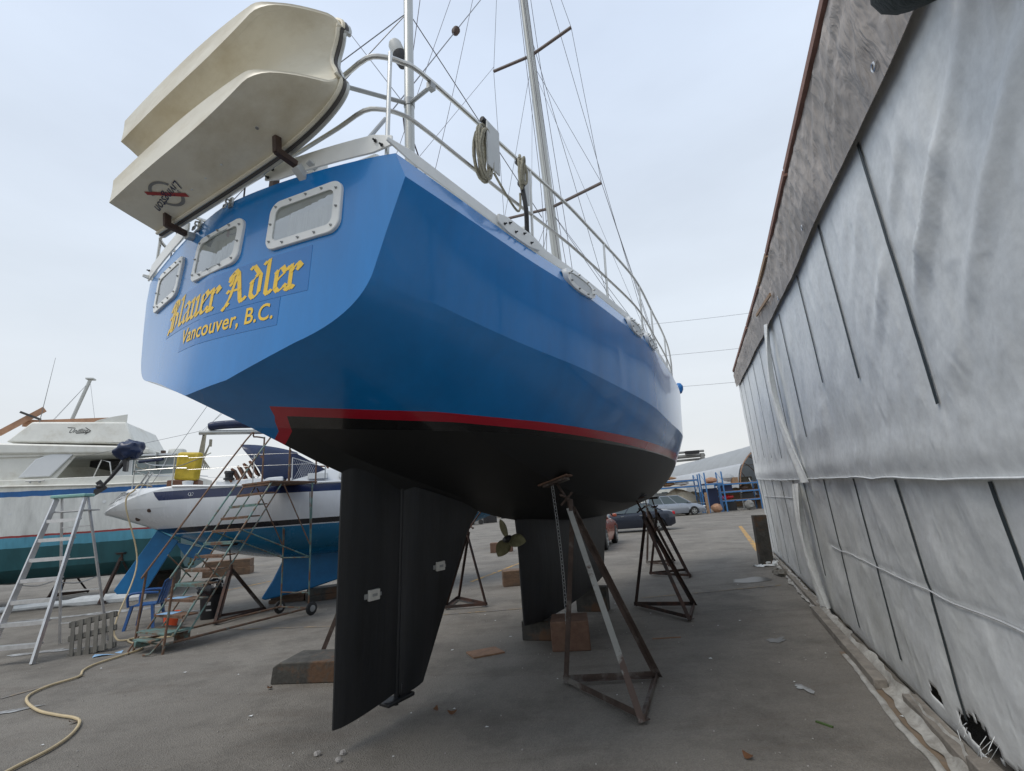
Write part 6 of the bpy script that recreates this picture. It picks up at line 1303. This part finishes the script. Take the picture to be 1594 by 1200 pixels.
# yard clutter far beyond, seen under the hull between skeg and keel
def tree(x, y, h, r, lb, sd):
    t = empty('tree', lb, 'tree', (x, y, 0), 0, 'trees at the far end of the yard'); rg = random.Random(sd)
    q = MB(); q.tube([(0, 0, 0), (.1, 0, h*.4), (.2, .1, h*.75)], [r*.12, r*.08, r*.03], 8)
    for i in range(5): a = i*1.3; q.tube([(.1, 0, h*(.35+.07*i)), (r*.6*math.cos(a), r*.6*math.sin(a), h*(.55+.07*i))], [r*.05, r*.015], 5)
    q.build('trunk', 'bark', t); q = MB()
    for i in range(900):
        a, b_ = rg.uniform(0, 6.28), rg.uniform(-1, 1); k = rg.random()**.4; c = Vector((math.cos(a)*math.sqrt(1-b_*b_)*r*k, math.sin(a)*math.sqrt(1-b_*b_)*r*k, h*.62+b_*h*.36*k)); 
        if noise.noise(c*.6) < -.15: continue
        s_ = rg.uniform(.12, .3); e1 = Vector((rg.uniform(-1, 1), rg.uniform(-1, 1), rg.uniform(-1, 1))).normalized()*s_; e2 = e1.orthogonal().normalized()*s_*.6
        q.add([c-e1, c+e2, c+e1, c-e2], [(0, 1, 2, 3)])
    q.build('crown', 'leaf', t, ang=0)
tree(-5.5, 108, 5.5, 3.2, 'bright green tree at the far end of the yard, left one below the hull', 1); tree(.5, 112, 5, 2.6, 'green tree at the far end of the yard, right one below the hull', 2)
def clutter(x, y, w_, h_, m_, lb, nm='crate', sd=0):
    t = empty(nm, lb, 'yard gear', (x, y, 0)); MB().box((0, 0, h_*.4), (w_, w_*.6, h_*.8)).build('body', m_, t, bevel=.05); MB().box((w_*.1, -.1, h_*.88), (w_*.6, w_*.5, h_*.18)).build('top', 'grey_white', t, bevel=.05)
    for sx in (-1, 1): MB().lathe([(.0, -.1), (.3, -.1), (.3, .1), (0, .1)], (sx*w_*.35, -w_*.3, .3), (0, 1, 0), 12).build('wheel', 'rubber', t)
clutter(-5.6, 62, 1.6, 1.5, 'mesh_grey', 'grey trailer-mounted gear far away left of the propeller', 'yard_trailer'); clutter(-4.2, 66, 1.8, 1.8, 'near_black', 'dark machine far away between skeg and keel', 'yard_machine'); clutter(-2.4, 88, 2.6, 2.6, 'galv', 'pale grey machine standing far beyond the propeller', 'yard_machine'); clutter(1.2, 80, 2.2, 1.8, 'patch_blue', 'blue machine far beyond the keel', 'yard_machine')
q = MB(); q.box((0, 0, .35), (26, 1.0, .7)); q.box((3, 0, 1.1), (9, .9, .8)); o = q.build('low_wall', 'sill_timber'); o.location = (-3, 96, 0); tag(o, 'long low grey wall at the far end of the yard', 'wall')
# ================================================================ POWER LINES
pt = empty('utility_pole', 'wooden utility pole hidden behind the blue yacht, carrying the wires', 'pole', (9.9, 60, 0))
MB().tube([(0, 0, 0), (0, 0, 24.2)], [.2, .12], 10).build('shaft', 'bark', pt)
for z in (15.2, 19.3, 23.6): MB().box((0, 0, z), (2.0, .12, .12)).build('crossarm', 'bark', pt)
for i, (z0_, lb) in enumerate(((23.6, 'top wire crossing the sky right of the yacht bow'), (19.3, 'middle wire crossing the sky right of the yacht bow'), (15.2, 'lowest wire crossing the sky right of the yacht bow'))):
    P = [(9.9+50*k/20, 60-4*k/20, z0_+.08+(3.6-1.0*i)*k/20*.55-3.2*(k/20)*(1-k/20)) for k in range(21)]
    tag(MB().tube(P, .018, 4).build('power_line', 'wire'), lb, 'wire', 'power lines')
